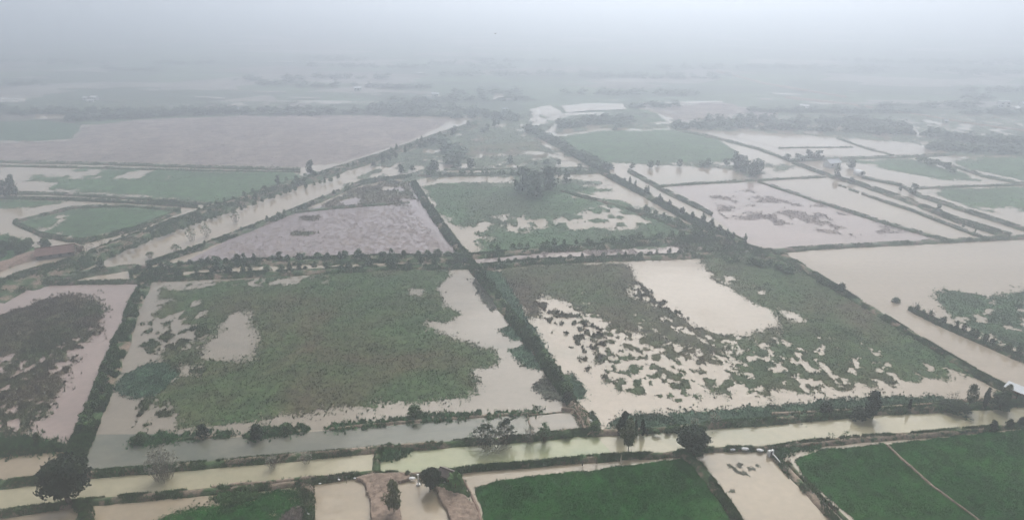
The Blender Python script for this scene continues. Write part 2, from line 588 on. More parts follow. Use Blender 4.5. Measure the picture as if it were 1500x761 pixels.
# lower canal banks
dike([(-60, 716), (40, 706), (130, 695), (200, 690), (300, 681), (400, 673), (480, 666), (560, 659), (640, 653), (700, 647), (780, 642), (850, 634)],
     [13, 13, 12, 12, 11, 11, 10, 11, 10, 10, 10, 12], .9, 'dike', 1.0)
dike([(330, 679), (420, 670), (500, 664), (560, 658), (640, 651)], 9, 1.05, 'dike_mud', .1)
dike([(850, 634), (900, 634), (990, 629), (1060, 622), (1150, 616), (1270, 605), (1400, 598), (1560, 586)], [11, 9, 9, 11, 11, 11, 12, 12], 1.0, 'dike', .9)
dike([(1130, 608), (1280, 600), (1380, 592), (1470, 583), (1560, 578)], 7, .8, 'dike_mud', .2)
dike([(-60, 762), (40, 748), (110, 738), (200, 729), (300, 721), (400, 713), (440, 708), (500, 700), (545, 694), (600, 696)],
     [13, 12, 12, 12, 11, 9, 9, 9, 9, 8], .8, 'dike', 1.2)
dike([(310, 716), (440, 704), (470, 701)], 8, .95, 'dike_mud', .1)
dike([(110, 738), (128, 748), (120, 790), (100, 900)], [14, 24, 30, 30], .7, 'dike', 1.3)
dike([(448, 706), (452, 735), (450, 790), (440, 900)], [26, 21, 22, 24], .6, 'dike', 1.2, .35)
dike([(468, 702), (480, 700), (520, 697)], [8, 8, 7], .8, 'dike_mud', .5)
dike([(560, 656), (552, 672), (550, 697)], [16, 12, 14], .7, 'dike', 1.2)
dike([(600, 697), (660, 692), (700, 687), (780, 681), (850, 674), (908, 670)], [7, 7, 8, 8, 9, 11], .9, 'dike', 1.5, .6)
dike([(911, 669.5), (960, 668), (1005, 664), (1030, 663)], [7, 9, 10, 10], .9, 'dike', 1.5, .6)
dike([(1000, 664), (1022, 682), (1045, 712), (1072, 750), (1100, 800), (1140, 900)], [16, 15, 16, 18, 20, 24], .8, 'dike', 1.3)
dike([(1025, 660), (1080, 658), (1130, 658), (1170, 651), (1250, 643), (1330, 638), (1440, 629), (1560, 618)], [7, 7, 8, 9, 9, 8, 9, 9], .8, 'dike', .9)
dike([(1150, 656), (1250, 646), (1330, 640), (1440, 631)], 7, .85, 'dike_mud', .1)
dike([(1128, 662), (1148, 684), (1185, 722), (1225, 765), (1300, 850)], [9, 12, 12, 12, 14], .7, 'dike_mud', .9)
dike([(1152, 676), (1175, 700), (1215, 738), (1250, 772), (1330, 850)], [5, 6, 6, 7, 8], .5, 'dike', 1.3)
dike([(1298, 652), (1320, 672), (1365, 712), (1425, 756), (1500, 815)], [3, 5, 3.5, 3, 3.5], .5, 'road', 0, name='field_bund')
dike([(678, 702), (690, 722), (700, 745), (706, 775), (700, 850)], [5, 5, 6, 6, 6], .35, 'road', 0, name='field_bund')
dike([(-60, 666), (0, 665), (50, 661), (100, 657)], 8, .7, 'dike', 1.2)
# flooded-plot banks
dike([(212, 415), (196, 450), (178, 500), (158, 550), (138, 605), (120, 645), (106, 680)], [18, 22, 26, 30, 30, 32, 34], .9, 'dike', 1.2, .7)
dike([(690, 388), (712, 415), (745, 460), (785, 512), (815, 558), (838, 590)], [16, 17, 18, 18, 18, 16], 1.0, 'dike', 1.2, .7)
dike([(834, 588), (848, 604), (860, 620), (868, 636)], [16, 22, 26, 26], .9, 'dike_mud', .3)
dike([(822, 600), (840, 602), (852, 618), (856, 632)], 5, .9, 'mud', 0)
dike([(772, 607), (776, 622), (782, 640)], 3, .3, 'dike_mud', 0, name='field_bund')
dike([(774, 608), (800, 606), (832, 602)], 2.5, .3, 'dike_mud', 0, name='field_bund')
dike([(782, 640), (830, 633), (862, 630)], 8, .7, 'dike_mud', .3)
dike([(605, 268), (625, 300), (655, 343), (690, 388)], [11, 13, 14, 15], 1.0, 'dike', 1.0, .8)
dike([(60, 416), (120, 414), (215, 413)], 6, .8, 'dike_far', .6)
dike([(190, 404), (260, 392), (330, 386), (430, 383), (560, 379), (690, 378)], 14, .8, 'dike', 1.1)
dike([(200, 410), (300, 405), (420, 400), (560, 393), (690, 390)], 10, .8, 'dike', 1.1)
dike([(690, 394), (780, 384), (900, 379), (1000, 376), (1090, 370)], [14, 10, 9, 11, 12], .8, 'dike', 1.0)
dike([(690, 376), (800, 366), (900, 360), (1000, 352), (1060, 348)], [10, 10, 12, 16, 18], .8, 'dike', 1.0)
dike([(1060, 372), (1130, 368), (1220, 362), (1300, 358), (1400, 353), (1580, 344)], [10, 7, 6, 6, 6, 6], .9, 'dike_far', .6)
dike([(1080, 362), (1150, 378), (1240, 432), (1350, 500), (1430, 548), (1500, 585)], [16, 14, 10, 10, 11, 14], 1.0, 'dike', 1.2)
dike([(1330, 452), (1375, 474), (1440, 502), (1490, 524), (1580, 560)], [5, 8, 8, 9, 10], .7, 'dike', 1.0, .7)
dike([(1470, 582), (1500, 578), (1560, 574)], [14, 24, 26], .9, 'mud', 0)
# embankment on the west, its road and canals
dike([(-60, 446), (0, 424), (60, 404), (110, 388), (170, 362), (250, 331), (360, 293), (450, 264), (560, 229), (640, 201), (700, 181)],
     [44, 36, 30, 26, 20, 18, 16, 13, 11, 10, 9], 1.6, 'dike', .9, .6)
dike([(-60, 415), (0, 392), (50, 374), (110, 362), (122, 366)], [14, 12, 11, 11, 8], 1.75, 'road', 0, name='dirt_road')
dike([(215, 388), (300, 361), (400, 322), (470, 293), (530, 268), (570, 262)], [7, 8, 8, 7, 6, 6], 1.0, 'dike_far', .8, .6)
dike([(60, 414), (140, 398), (215, 390)], [16, 12, 6], .8, 'dike_far', .6)
dike([(-60, 291), (0, 290), (100, 292), (200, 297), (290, 303)], 4, .8, 'dike_far', .8)
dike([(-60, 281), (0, 283), (80, 284), (200, 291), (310, 299)], 4, .8, 'dike_far', .5)
dike([(-60, 236), (0, 237), (150, 240), (300, 245), (440, 248)], 4, .8, 'dike_far', .4)
dike([(-60, 243), (0, 243), (150, 246), (300, 250), (440, 252)], 2.5, .6, 'dike_far', .4)
dike([(20, 325), (60, 316), (110, 304), (180, 302), (265, 308)], 4, .8, 'dike_far', .5)
dike([(20, 326), (60, 344), (120, 354), (200, 335), (265, 309)], [5, 7, 9, 7, 5], .8, 'dike', .6)
dike([(420, 312), (500, 304), (600, 296)], 4, .7, 'dike_far', .5)
dike([(570, 262), (600, 258), (700, 256), (800, 254), (880, 252)], 5, .9, 'dike_far', .6)
# diagonals on the east
dike([(878, 250), (950, 288), (1000, 316), (1050, 340), (1095, 362)], [8, 9, 10, 12, 16], 1.0, 'dike', 1.0, .8)
dike([(920, 250), (980, 283), (1020, 302), (1043, 315)], [6, 7, 7, 4], .9, 'dike_far', .8)
dike([(820, 280), (900, 300), (960, 320), (1040, 352)], [3, 5, 8, 14], .8, 'dike', .8)
dike([(965, 273), (1040, 268), (1110, 264), (1210, 259)], 3, .7, 'dike_far', .4)
dike([(1110, 266), (1200, 296), (1300, 328), (1385, 352)], [3, 4, 5, 5], .8, 'dike_far', .5)
dike([(1228, 271), (1240, 275)], 2.5, .6, 'dike_far', .4)
dike([(1243, 277), (1258, 282)], 2.5, .6, 'dike_far', .4)
dike([(1262, 284), (1300, 297), (1340, 310), (1380, 326), (1450, 352)], [2.5, 3, 4, 4, 4], .7, 'dike_far', .5)
dike([(1160, 238), (1215, 258), (1260, 270), (1330, 294), (1400, 322), (1480, 346)], [4, 5, 7, 8, 9, 10], .9, 'dike', .8)
dike([(1262, 260), (1320, 272), (1345, 286), (1400, 304), (1500, 336), (1580, 360)], [3, 4, 6, 6, 6, 6], .9, 'dike_far', .6)
dike([(1345, 276), (1420, 273), (1580, 268)], 3, .7, 'dike_far', .3)
dike([(1385, 240), (1440, 258), (1500, 270), (1580, 284)], 4, .8, 'dike_far', .4)
dike([(1140, 217), (1230, 216), (1250, 216)], 2, .6, 'dike_far', .3)
dike([(1225, 202), (1270, 218), (1310, 228)], 3, .7, 'dike_far', .3)
dike([(1155, 236), (1230, 232), (1320, 230), (1400, 226)], 4, .7, 'dike_far', .3)
dike([(990, 190), (1060, 205), (1110, 218), (1165, 238)], 4, .8, 'dike_far', .3)
dike([(770, 190), (815, 214), (870, 245), (885, 252)], 4, .8, 'dike_far', .3)
dike([(650, 249), (740, 248), (880, 246)], 3, .8, 'dike_far', .3)

# ------------------------------------------------------------------ mats of reeds, weeds and rice
MN = [0]


def mat_bed(name, label, cat, polys, mat, holes=(), patch=(), warp=(1.5, 5.0), cell=1.25, h=0.35, tuft=.8, th=.6,
            kind='stuff', z0=0.10, per=3, fringe=None):
    MN[0] += 1
    sd_ = 1000 + MN[0] * 31
    polys = [GP(p) for p in polys]
    holes = [GP(p) for p in holes]
    patch = [(GP(a) if a is not None else None, thr, sc) for a, thr, sc in patch]
    allp = np.concatenate(polys)
    lo, hi = allp.min(0) - 3, allp.max(0) + 3
    lo[0], hi[0] = max(lo[0], -420), min(hi[0], 420)
    yc = np.percentile(allp[:, 1], 40)
    D = math.hypot(yc, H)
    dx = D / FOC * cell
    dy = min(dx * D / H * .8, dx * 2.2)
    nx, ny = int((hi[0] - lo[0]) / dx) + 2, int((hi[1] - lo[1]) / dy) + 2
    gx, gy = np.meshgrid(lo[0] + dx * np.arange(nx), lo[1] + dy * np.arange(ny))
    r = np.random.default_rng(sd_)
    gx = gx + r.uniform(-.3, .3, gx.shape) * dx
    gy = gy + r.uniform(-.3, .3, gy.shape) * dy
    cx = (gx[:-1, :-1] + gx[1:, 1:]).ravel() / 2
    cy = (gy[:-1, :-1] + gy[1:, 1:]).ravel() / 2
    A, sc = warp
    wx = cx + A * 3.0 * (fbm(cx / sc, cy / sc, sd_, 5) - .5)
    wy = cy + A * 4.5 * (fbm(cx / sc, cy / sc, sd_ + 7, 5) - .5)
    if fringe is None:
        fringe = min(1.1, .22 * sc)
    # edges thin out into single stems standing in the water
    wx = wx + r.normal(0, fringe, wx.shape) * (r.random(wx.shape) < .6)
    wy = wy + r.normal(0, fringe * 1.6, wy.shape) * (r.random(wy.shape) < .6)
    P = np.stack([wx, wy], 1)
    k = np.zeros(len(P), bool)
    for q in polys:
        k |= inside(P, q)
    for q in holes:
        k &= ~inside(P, q)
    for q, thr, s2 in patch:
        z = fbm(cx / s2, cy / (s2 * 1.3), sd_ + 40, 5)
        b = z + r.normal(0, .022, z.shape) < thr
        if q is not None:
            b &= inside(P, q)
        k &= ~b
    K = k.reshape(ny - 1, nx - 1)
    if not K.any():
        return None
    jj, ii = np.nonzero(K)
    vid = (jj * nx + ii)
    quads = np.stack([vid, vid + 1, vid + nx + 1, vid + nx], 1)
    cnt = np.zeros(nx * ny, int)
    np.add.at(cnt, quads.ravel(), 1)
    X, Y = gx.ravel(), gy.ravel()
    z = z0 + h * (.35 + 1.3 * fbm(X / 3.0, Y / 3.0, sd_ + 3, 3) ** 1.5) + h * .9 * (fbm(X / 11, Y / 11, sd_ + 5, 3) - .4)
    z = np.maximum(z, z0)
    z = np.where(cnt < 4, z0 - .02, z)
    used, inv = np.unique(quads.ravel(), return_inverse=True)
    V = np.stack([X[used], Y[used], z[used]], 1)
    quads = inv.reshape(-1, 4)
    tris = None
    if tuft > 0:
        n = int(len(jj) * tuft)
        n = min(n, 42000)
        c = r.integers(0, len(jj), n)
        px_ = X[vid[c]] + r.random(n) * dx
        py_ = Y[vid[c]] + r.random(n) * dy
        zz = np.maximum(z[vid[c]], 0) * .8
        hh = th * (.5 + fbm(px_ / 4, py_ / 4, sd_ + 9, 3))
        v, tr = blades(np.stack([px_, py_], 1), zz, hh, dx * .55, .8, sd_, per)
        tris = tr + len(V)
        V = np.concatenate([V, v])
    o = mesh_np(name, V, quads, tris, M[mat], smooth=True)
    if kind == 'structure':
        return tag(o, kind=kind)
    return tag(o, label, cat, kind='stuff')


# big reed bed in the middle plot
mat_bed('reed_bed', 'broad green and brown reed mat filling the middle flooded plot', 'reeds',
        [[(262, 428), (275, 416), (330, 410), (420, 404), (500, 400), (560, 395), (652, 394), (662, 400), (636, 424), (652, 436), (648, 446), (668, 452), (672, 462), (650, 472),
          (625, 466), (618, 474), (640, 488), (680, 496), (715, 510), (732, 526), (722, 536), (700, 540), (690, 552), (704, 568), (690, 582),
          (640, 588), (570, 591), (500, 600), (430, 606), (330, 621), (262, 623), (238, 605), (224, 588), (240, 572), (262, 548), (240, 536),
          (236, 520), (258, 502), (292, 500), (312, 488), (300, 478), (270, 474), (240, 478), (226, 466), (236, 446), (260, 438)],
         [(234, 424), (246, 420), (262, 424), (262, 436), (240, 436)]],
        'reed', holes=[[(300, 500), (296, 523), (330, 531), (373, 528), (378, 500), (364, 458), (348, 456), (318, 474), (322, 486)],
                       [(598, 424), (622, 427), (618, 434), (600, 433)], [(258, 532), (300, 534), (300, 548), (264, 550)]],
        patch=[([(250, 405), (480, 400), (480, 416), (250, 424)], .5, 4.0), ([(215, 560), (262, 555), (255, 630), (215, 630)], .52, 2.2),
               ([(224, 440), (300, 440), (300, 510), (215, 520)], .42, 3.0)],
        warp=(1.2, 4.0), h=.22, th=.3, tuft=.3)
mat_bed('floating_weed', 'dark grey green weed patch floating beside the hedged dike', 'weeds',
        [[(162, 570), (182, 548), (212, 534), (258, 532), (262, 548), (244, 568), (222, 582), (190, 582)]], 'weed', h=.15, th=.3, warp=(.6, 3))
mat_bed('reed_tufts', 'scattered small reed tufts standing in open water beside the middle reed mat', 'reeds',
        [[(212, 470), (262, 470), (300, 478), (318, 492), (262, 512), (215, 520)], [(205, 585), (250, 580), (262, 626), (200, 620)],
         [(255, 530), (310, 530), (310, 550), (255, 552)]], 'reed', patch=[(None, .58, 2.0)], warp=(1, 3), h=.35, th=.5)
# east plot
mat_bed('reed_bed', 'brown reed mat behind the hedge dike with pale open water in its middle', 'reeds',
        [[(728, 396), (760, 390), (820, 387), (912, 385), (926, 396), (930, 412), (920, 430), (960, 448), (1000, 464), (1026, 482), (1060, 492), (1100, 490), (1142, 474),
          (1150, 500), (1060, 520), (960, 500), (900, 478), (880, 460), (852, 455), (836, 446), (800, 434), (784, 440), (798, 466), (776, 466), (758, 440)]],
        'reed_brown', patch=[([(780, 430), (900, 430), (960, 520), (1150, 530), (1150, 480), (1000, 470)], .36, 2.0)], warp=(1.1, 4), h=.2, th=.3, tuft=.3)
mat_bed('reed_bed', 'patchy green reed mat with pale water gaps towards the lower bank of the east plot', 'reeds',
        [[(846, 462), (872, 452), (900, 470), (960, 494), (1060, 510), (1150, 490), (1220, 480), (1340, 510), (1400, 540), (1385, 552), (1320, 560),
          (1230, 570), (1120, 576), (1060, 578), (1000, 582), (940, 582), (905, 572), (876, 552), (880, 535), (864, 520), (868, 500), (850, 480)]],
        'reed', patch=[([(800, 440), (960, 470), (1100, 500), (1020, 600), (860, 600)], .52, 1.7), ([(1020, 500), (1400, 480), (1430, 600), (1000, 600)], .405, 2.2)],
        warp=(1.6, 3), h=.22, th=.3, tuft=.3)
mat_bed('reed_bed', 'green reed slope running down the long diagonal dike', 'reeds',
        [[(1024, 382), (1090, 372), (1150, 382), (1240, 434), (1350, 502), (1440, 556), (1395, 542), (1340, 520), (1220, 492), (1150, 500), (1140, 470),
          (1132, 455), (1100, 440), (1062, 420), (1042, 408)]],
        'reed', holes=[[(1136, 448), (1170, 462), (1178, 470), (1160, 474), (1146, 462)]], patch=[([(1024, 380), (1150, 440), (1180, 480), (1110, 450), (1030, 410)], .36, 3.0)],
        warp=(.9, 4), h=.22, th=.3, tuft=.3)
mat_bed('reed_tufts', 'dotted reed tufts in the pale water east of the hedge dike', 'reeds',
        [[(775, 440), (850, 450), (880, 480), (900, 560), (862, 545), (840, 520), (800, 470)], [(905, 420), (930, 410), (1010, 465), (1040, 490), (980, 470)]],
        'reed_brown', patch=[(None, .6, 1.6)], warp=(.8, 3), h=.4, th=.5)
for pl, lb in (([(700, 394), (735, 398), (758, 436), (772, 466), (790, 490), (812, 530), (800, 530), (760, 470), (722, 420)], 'long dark green weed strip floating along the far side of the hedge dike'),
               ([(692, 408), (712, 418), (735, 448), (722, 456), (704, 440)], 'narrow grey green weed patch by the upper hedge dike'),
               ([(730, 484), (745, 476), (764, 482), (772, 498), (750, 498)], 'small round weed patch by the middle of the hedge dike'),
               ([(745, 512), (775, 503), (800, 532), (795, 542), (770, 538)], 'oval weed patch by the lower hedge dike'),
               ([(778, 566), (805, 548), (828, 572), (828, 586), (800, 584)], 'faint weed patch beside the foot of the hedge dike'),
               ([(812, 546), (840, 550), (860, 570), (858, 584), (836, 588), (822, 576)], 'dense dark green weed patch bulging from the hedge dike'),
               ([(858, 606), (870, 604), (878, 618), (872, 630), (862, 622)], 'small weed patch by the muddy corner of the dike')):
    mat_bed('floating_weed', lb, 'weeds', [pl], 'weed' if 'grey' not in lb and 'faint' not in lb else 'weed_grey', h=.12, th=.28, warp=(.5, 2.5))
mat_bed('reed_bank', 'long band of tall grey green reeds along the upper canal bank', 'reeds',
        [[(884, 626), (905, 612), (935, 606), (975, 605), (1040, 600), (1110, 597), (1180, 591), (1270, 582), (1340, 582), (1382, 581), (1388, 588), (1280, 604), (1150, 614), (1000, 626), (925, 632)]],
        'weed', holes=[[(970, 604), (974, 604), (992, 622), (988, 622)]], h=.3, th=.35, warp=(.6, 3), tuft=.7)
for pl, lb in (([(186, 650), (204, 638), (250, 636), (292, 633), (345, 631), (340, 640), (296, 643), (236, 650), (200, 655)], 'bushy grass islet in the upper canal below the big reed mat'),
               ([(356, 640), (366, 631), (400, 625), (440, 622), (456, 628), (446, 634), (400, 640), (366, 644)], 'dark bushy islet in the middle of the upper canal'),
               ([(476, 628), (490, 622), (560, 615), (640, 608), (740, 602), (797, 600), (797, 605), (740, 609), (640, 617), (560, 623), (490, 631)], 'long thin grassy strip along the upper canal')):
    mat_bed('grass_strip', lb, 'grass', [pl], 'strip', patch=[(None, .37, 1.6)], h=.45, th=.55, warp=(.7, 2.5), tuft=.9)
    dike([(a, b) for a, b in ((190, 649), (250, 644), (340, 637))] if 'bushy grass' in lb else [(362, 638), (450, 630)] if 'dark' in lb else [(482, 628), (560, 621), (640, 614), (740, 607), (790, 604)], 5, .4, 'dike_mud', 0)
# west plots
mat_bed('reed_bed', 'brown grey reed mat in the west flooded plot', 'reeds',
        [[(-70, 480), (0, 462), (60, 441), (105, 431), (136, 434), (152, 452), (152, 476), (140, 496), (118, 520), (92, 556), (70, 600), (40, 625), (20, 645), (-70, 650)]],
        'reed_dull', patch=[([(-60, 520), (60, 520), (150, 470), (150, 520), (60, 560), (-60, 600)], .5, 1.6), ([(-60, 590), (80, 580), (70, 650), (-60, 660)], .5, 1.5)],
        warp=(1.5, 5), h=.45, th=.6)
mat_bed('grass_strip', 'green grassy bank beside the corner pond under the west plot', 'grass', [[(-60, 648), (10, 643), (45, 640), (66, 648), (100, 652), (104, 660), (50, 664), (-60, 668)]], 'strip', h=.8, th=.9, warp=(.5, 3))
mat_bed('floating_weed', 'grey green weeds in the corner of the small pond behind the big tree', 'weeds', [[(46, 702), (62, 690), (84, 678), (97, 676), (94, 694), (70, 704)]], 'weed', h=.2, th=.4, warp=(.4, 2))
mat_bed('grass_strip', 'lush grass wedge beside the canal cross dike', 'grass', [[(560, 662), (600, 656), (606, 660), (580, 670), (558, 676)]], 'strip', h=.7, th=.7, warp=(.3, 2))
# rice in the near fields
mat_bed('rice_crop', 'dense dark green rice in the field between two bare paths', 'rice',
        [[(694, 713), (720, 706), (790, 696), (850, 690), (905, 684), (960, 677), (1008, 670), (1024, 690), (1046, 722), (1072, 762), (1105, 820), (1140, 900), (716, 900), (714, 790), (704, 740)]],
        'rice', fringe=.12, warp=(.35, 2.5), h=.1, th=.22, tuft=.45, cell=1.0)
mat_bed('rice_crop', 'dense green rice in the wide eastern field', 'rice',
        [[(1164, 674), (1205, 659), (1297, 650), (1321, 672), (1366, 712), (1426, 757), (1500, 816), (1560, 900), (1420, 900), (1310, 812), (1262, 770), (1215, 730), (1178, 700)]],
        'rice', fringe=.12, warp=(.4, 3), h=.1, th=.22, tuft=.45, cell=1.0)
mat_bed('rice_crop', 'dense green rice east of the thin muddy bund', 'rice',
        [[(1302, 650), (1380, 641), (1450, 633), (1580, 620), (1640, 900), (1570, 890), (1428, 757), (1368, 712), (1323, 672)]],
        'rice', fringe=.12, warp=(.35, 3), h=.1, th=.22, tuft=.45, cell=1.0)
mat_bed('rice_crop', 'dark green rice in the corner plot below the big tree', 'rice',
        [[(216, 772), (250, 751), (296, 742), (330, 738), (372, 733), (380, 722), (410, 717), (436, 717), (442, 728), (438, 742), (422, 748), (412, 764), (400, 900), (160, 900)]],
        'rice', holes=[[(393, 752), (402, 750), (402, 755), (393, 757)], [(424, 728), (436, 726), (436, 730), (426, 731)]], warp=(.4, 2.5), h=.1, th=.22, tuft=.45, cell=1.0)
mat_bed('dry_grass', 'dry pale grass patch at the edge of the corner rice plot', 'grass', [[(408, 768), (420, 750), (440, 742), (445, 762), (440, 900), (400, 900)]], 'dead', h=.3, th=.4, warp=(.3, 2))
mat_bed('grass_strip', 'rough grass lobe on the canal bank above the corner rice plot', 'grass', [[(308, 728), (330, 722), (376, 718), (380, 724), (366, 734), (340, 739), (322, 738)]], 'grass', h=.5, th=.5, warp=(.3, 2))
mat_bed('dry_grass', 'bare straw edge along the dike of the corner rice plot', 'grass', [[(420, 720), (444, 714), (446, 764), (438, 764), (440, 730)]], 'grass', h=.3, th=.35, warp=(.3, 2))
# dug clay, heaps and bank beside the small ponds
mat_bed('clay_bank', '', '', [[(520, 704), (545, 695), (600, 696), (602, 703), (584, 709), (582, 730), (590, 762), (600, 820), (548, 820), (544, 762), (540, 730), (536, 710)]], 'mud', fringe=.05, warp=(.3, 2), h=.9, tuft=0, kind='structure', cell=1.0)
mat_bed('clay_bank', '', '', [[(634, 714), (660, 722), (684, 729), (697, 742), (704, 772), (712, 830), (690, 830), (660, 764), (646, 738)]], 'mud', fringe=.05, warp=(.3, 2), h=.9, tuft=0, kind='structure', cell=1.0)
mat_bed('grass_strip', 'green grass around the little hut and its two trees', 'grass', [[(630, 700), (672, 694), (680, 712), (692, 728), (680, 728), (650, 722), (632, 714)]], 'grass', h=.5, th=.4, warp=(.3, 2))
mat_bed('grass_strip', 'green grass at the corner above the wide eastern rice field', 'grass', [[(1118, 661), (1150, 652), (1205, 648), (1200, 657), (1165, 660), (1146, 672), (1136, 670)]], 'strip', h=.5, th=.5, warp=(.3, 2))
mat_bed('floating_weed', 'grey scum patches floating in the square east pond', 'weeds', [[(1062, 680), (1074, 682), (1084, 690), (1092, 690), (1098, 697), (1086, 695), (1072, 688)], [(1082, 676), (1090, 680), (1088, 685), (1078, 682)], [(1094, 685), (1104, 684), (1105, 688), (1096, 689)], [(1108, 680), (1114, 681), (1113, 686), (1109, 684)], [(1066, 718), (1076, 716), (1077, 722), (1068, 722)]], 'weed_grey', h=.03, th=.03, warp=(.35, .8), cell=.7, tuft=0, fringe=.08)
cr_ = np.random.default_rng(21)
def clods(poly, n, label):
    P = GP(poly)
    lo, hi = P.min(0), P.max(0)
    q = cr_.uniform(lo, hi, (n * 3, 2))
    q = q[inside(q, P)][:n]
    V, F = [], []
    for x_, y_ in q:
        r_ = cr_.uniform(.12, .34)
        a0 = cr_.uniform(0, 6.28)
        b_ = len(V)
        for k in range(5):
            a = a0 + k * 1.2566
            V.append((x_ + r_ * cr_.uniform(.7, 1.3) * math.cos(a), y_ + r_ * cr_.uniform(.7, 1.3) * math.sin(a), .3))
        V.append((x_ + cr_.uniform(-.1, .1), y_ + cr_.uniform(-.1, .1), .55 + r_ * cr_.uniform(.7, 1.5)))
        F += [(b_ + k, b_ + (k + 1) % 5, b_ + 5) for k in range(5)]
    tag(mesh_np('clay_clods', V, None, F, M['mud']), label, 'soil', kind='stuff')
clods([(522, 704), (545, 696), (598, 697), (582, 709), (580, 735), (588, 775), (548, 775), (543, 735), (536, 710)], 420, 'rough clods of dug clay between the two small ponds')
clods([(640, 718), (662, 724), (684, 731), (696, 744), (703, 775), (664, 766), (650, 740)], 300, 'rough clods of dug clay below the little hut')
clods([(836, 592), (846, 600), (862, 620), (870, 634), (856, 632), (846, 612)], 160, 'clods of earth on the muddy corner of the central dike')
# middle distance
mat_bed('dead_reeds', 'thin lavender grey dead reeds standing in the middle distance plot', 'reeds',
        [[(288, 380), (350, 347), (420, 316), (480, 306), (600, 304), (622, 330), (664, 370), (600, 376), (420, 380)]], 'dead', patch=[(None, .5, .9)], warp=(.6, 6), h=.03, th=.25, tuft=.04, cell=1.2)
mat_bed('reed_bed', 'dull reed mat at the far end of the dead reed plot', 'reeds',
        [[(470, 302), (520, 276), (560, 268), (600, 268), (606, 284), (612, 300), (540, 302)]], 'reed_dull', patch=[(None, .42, 8)], warp=(2, 6), h=.3, th=.6, tuft=.5)
for pl, lb in (([(424, 341), (440, 338), (468, 341), (452, 345), (430, 345)], 'dark reed clump afloat in the dead reed plot'),
               ([(438, 318), (470, 316), (462, 323), (440, 322)], 'thin brown reed streak near the top of the dead reed plot')):
    mat_bed('reed_clump', lb, 'reeds', [pl], 'reed_dull', h=.3, th=.6, warp=(.5, 3))
mat_bed('reed_bed', 'green reed meadow with lilac pools beyond the mid dike', 'reeds',
        [[(615, 272), (680, 268), (740, 272), (830, 268), (890, 276), (894, 281), (845, 284), (838, 292), (915, 294), (925, 300), (990, 322), (1050, 350), (1030, 358), (830, 364), (705, 372), (680, 345), (640, 305)]],
        'meadow', holes=[[(664, 332), (690, 330), (704, 346), (724, 352), (690, 352), (702, 362), (692, 364), (672, 344)]],
        patch=[([(690, 318), (800, 314), (800, 340), (680, 345)], .53, 4), ([(810, 322), (880, 300), (940, 305), (950, 335), (820, 338)], .55, 4)], warp=(2.5, 6), h=.22, th=.4, tuft=.25, cell=1.3)
mat_bed('dead_reeds', 'brown dead reed rafts in the pale east pond', 'reeds',
        [[(1040, 285), (1090, 278), (1200, 300), (1330, 340), (1240, 345), (1120, 330), (1060, 318)]], 'dead', patch=[(None, .55, 4.5)], warp=(3, 9), h=.1, th=.3, tuft=.4, cell=1.3)
mat_bed('dead_reeds', 'bare brown mud and stubble on the strip between two hedges', 'reeds',
        [[(700, 384), (760, 372), (830, 366), (1000, 360), (1030, 364), (900, 372), (740, 386)]], 'dead', patch=[(None, .46, 6)], warp=(1.5, 6), h=.25, th=.4, tuft=.4)
mat_bed('rice_crop', 'green floating crop with pale gaps in the far east flooded plot', 'rice',
        [[(1366, 430), (1385, 424), (1420, 430), (1452, 436), (1500, 424), (1580, 424), (1640, 560), (1500, 522), (1450, 500), (1400, 470), (1384, 452)]],
        'rice_far', patch=[(None, .36, 4.0), ([(1370, 470), (1400, 470), (1500, 515), (1500, 535), (1400, 490)], .6, 3)], warp=(1.2, 4), h=.2, th=.3)
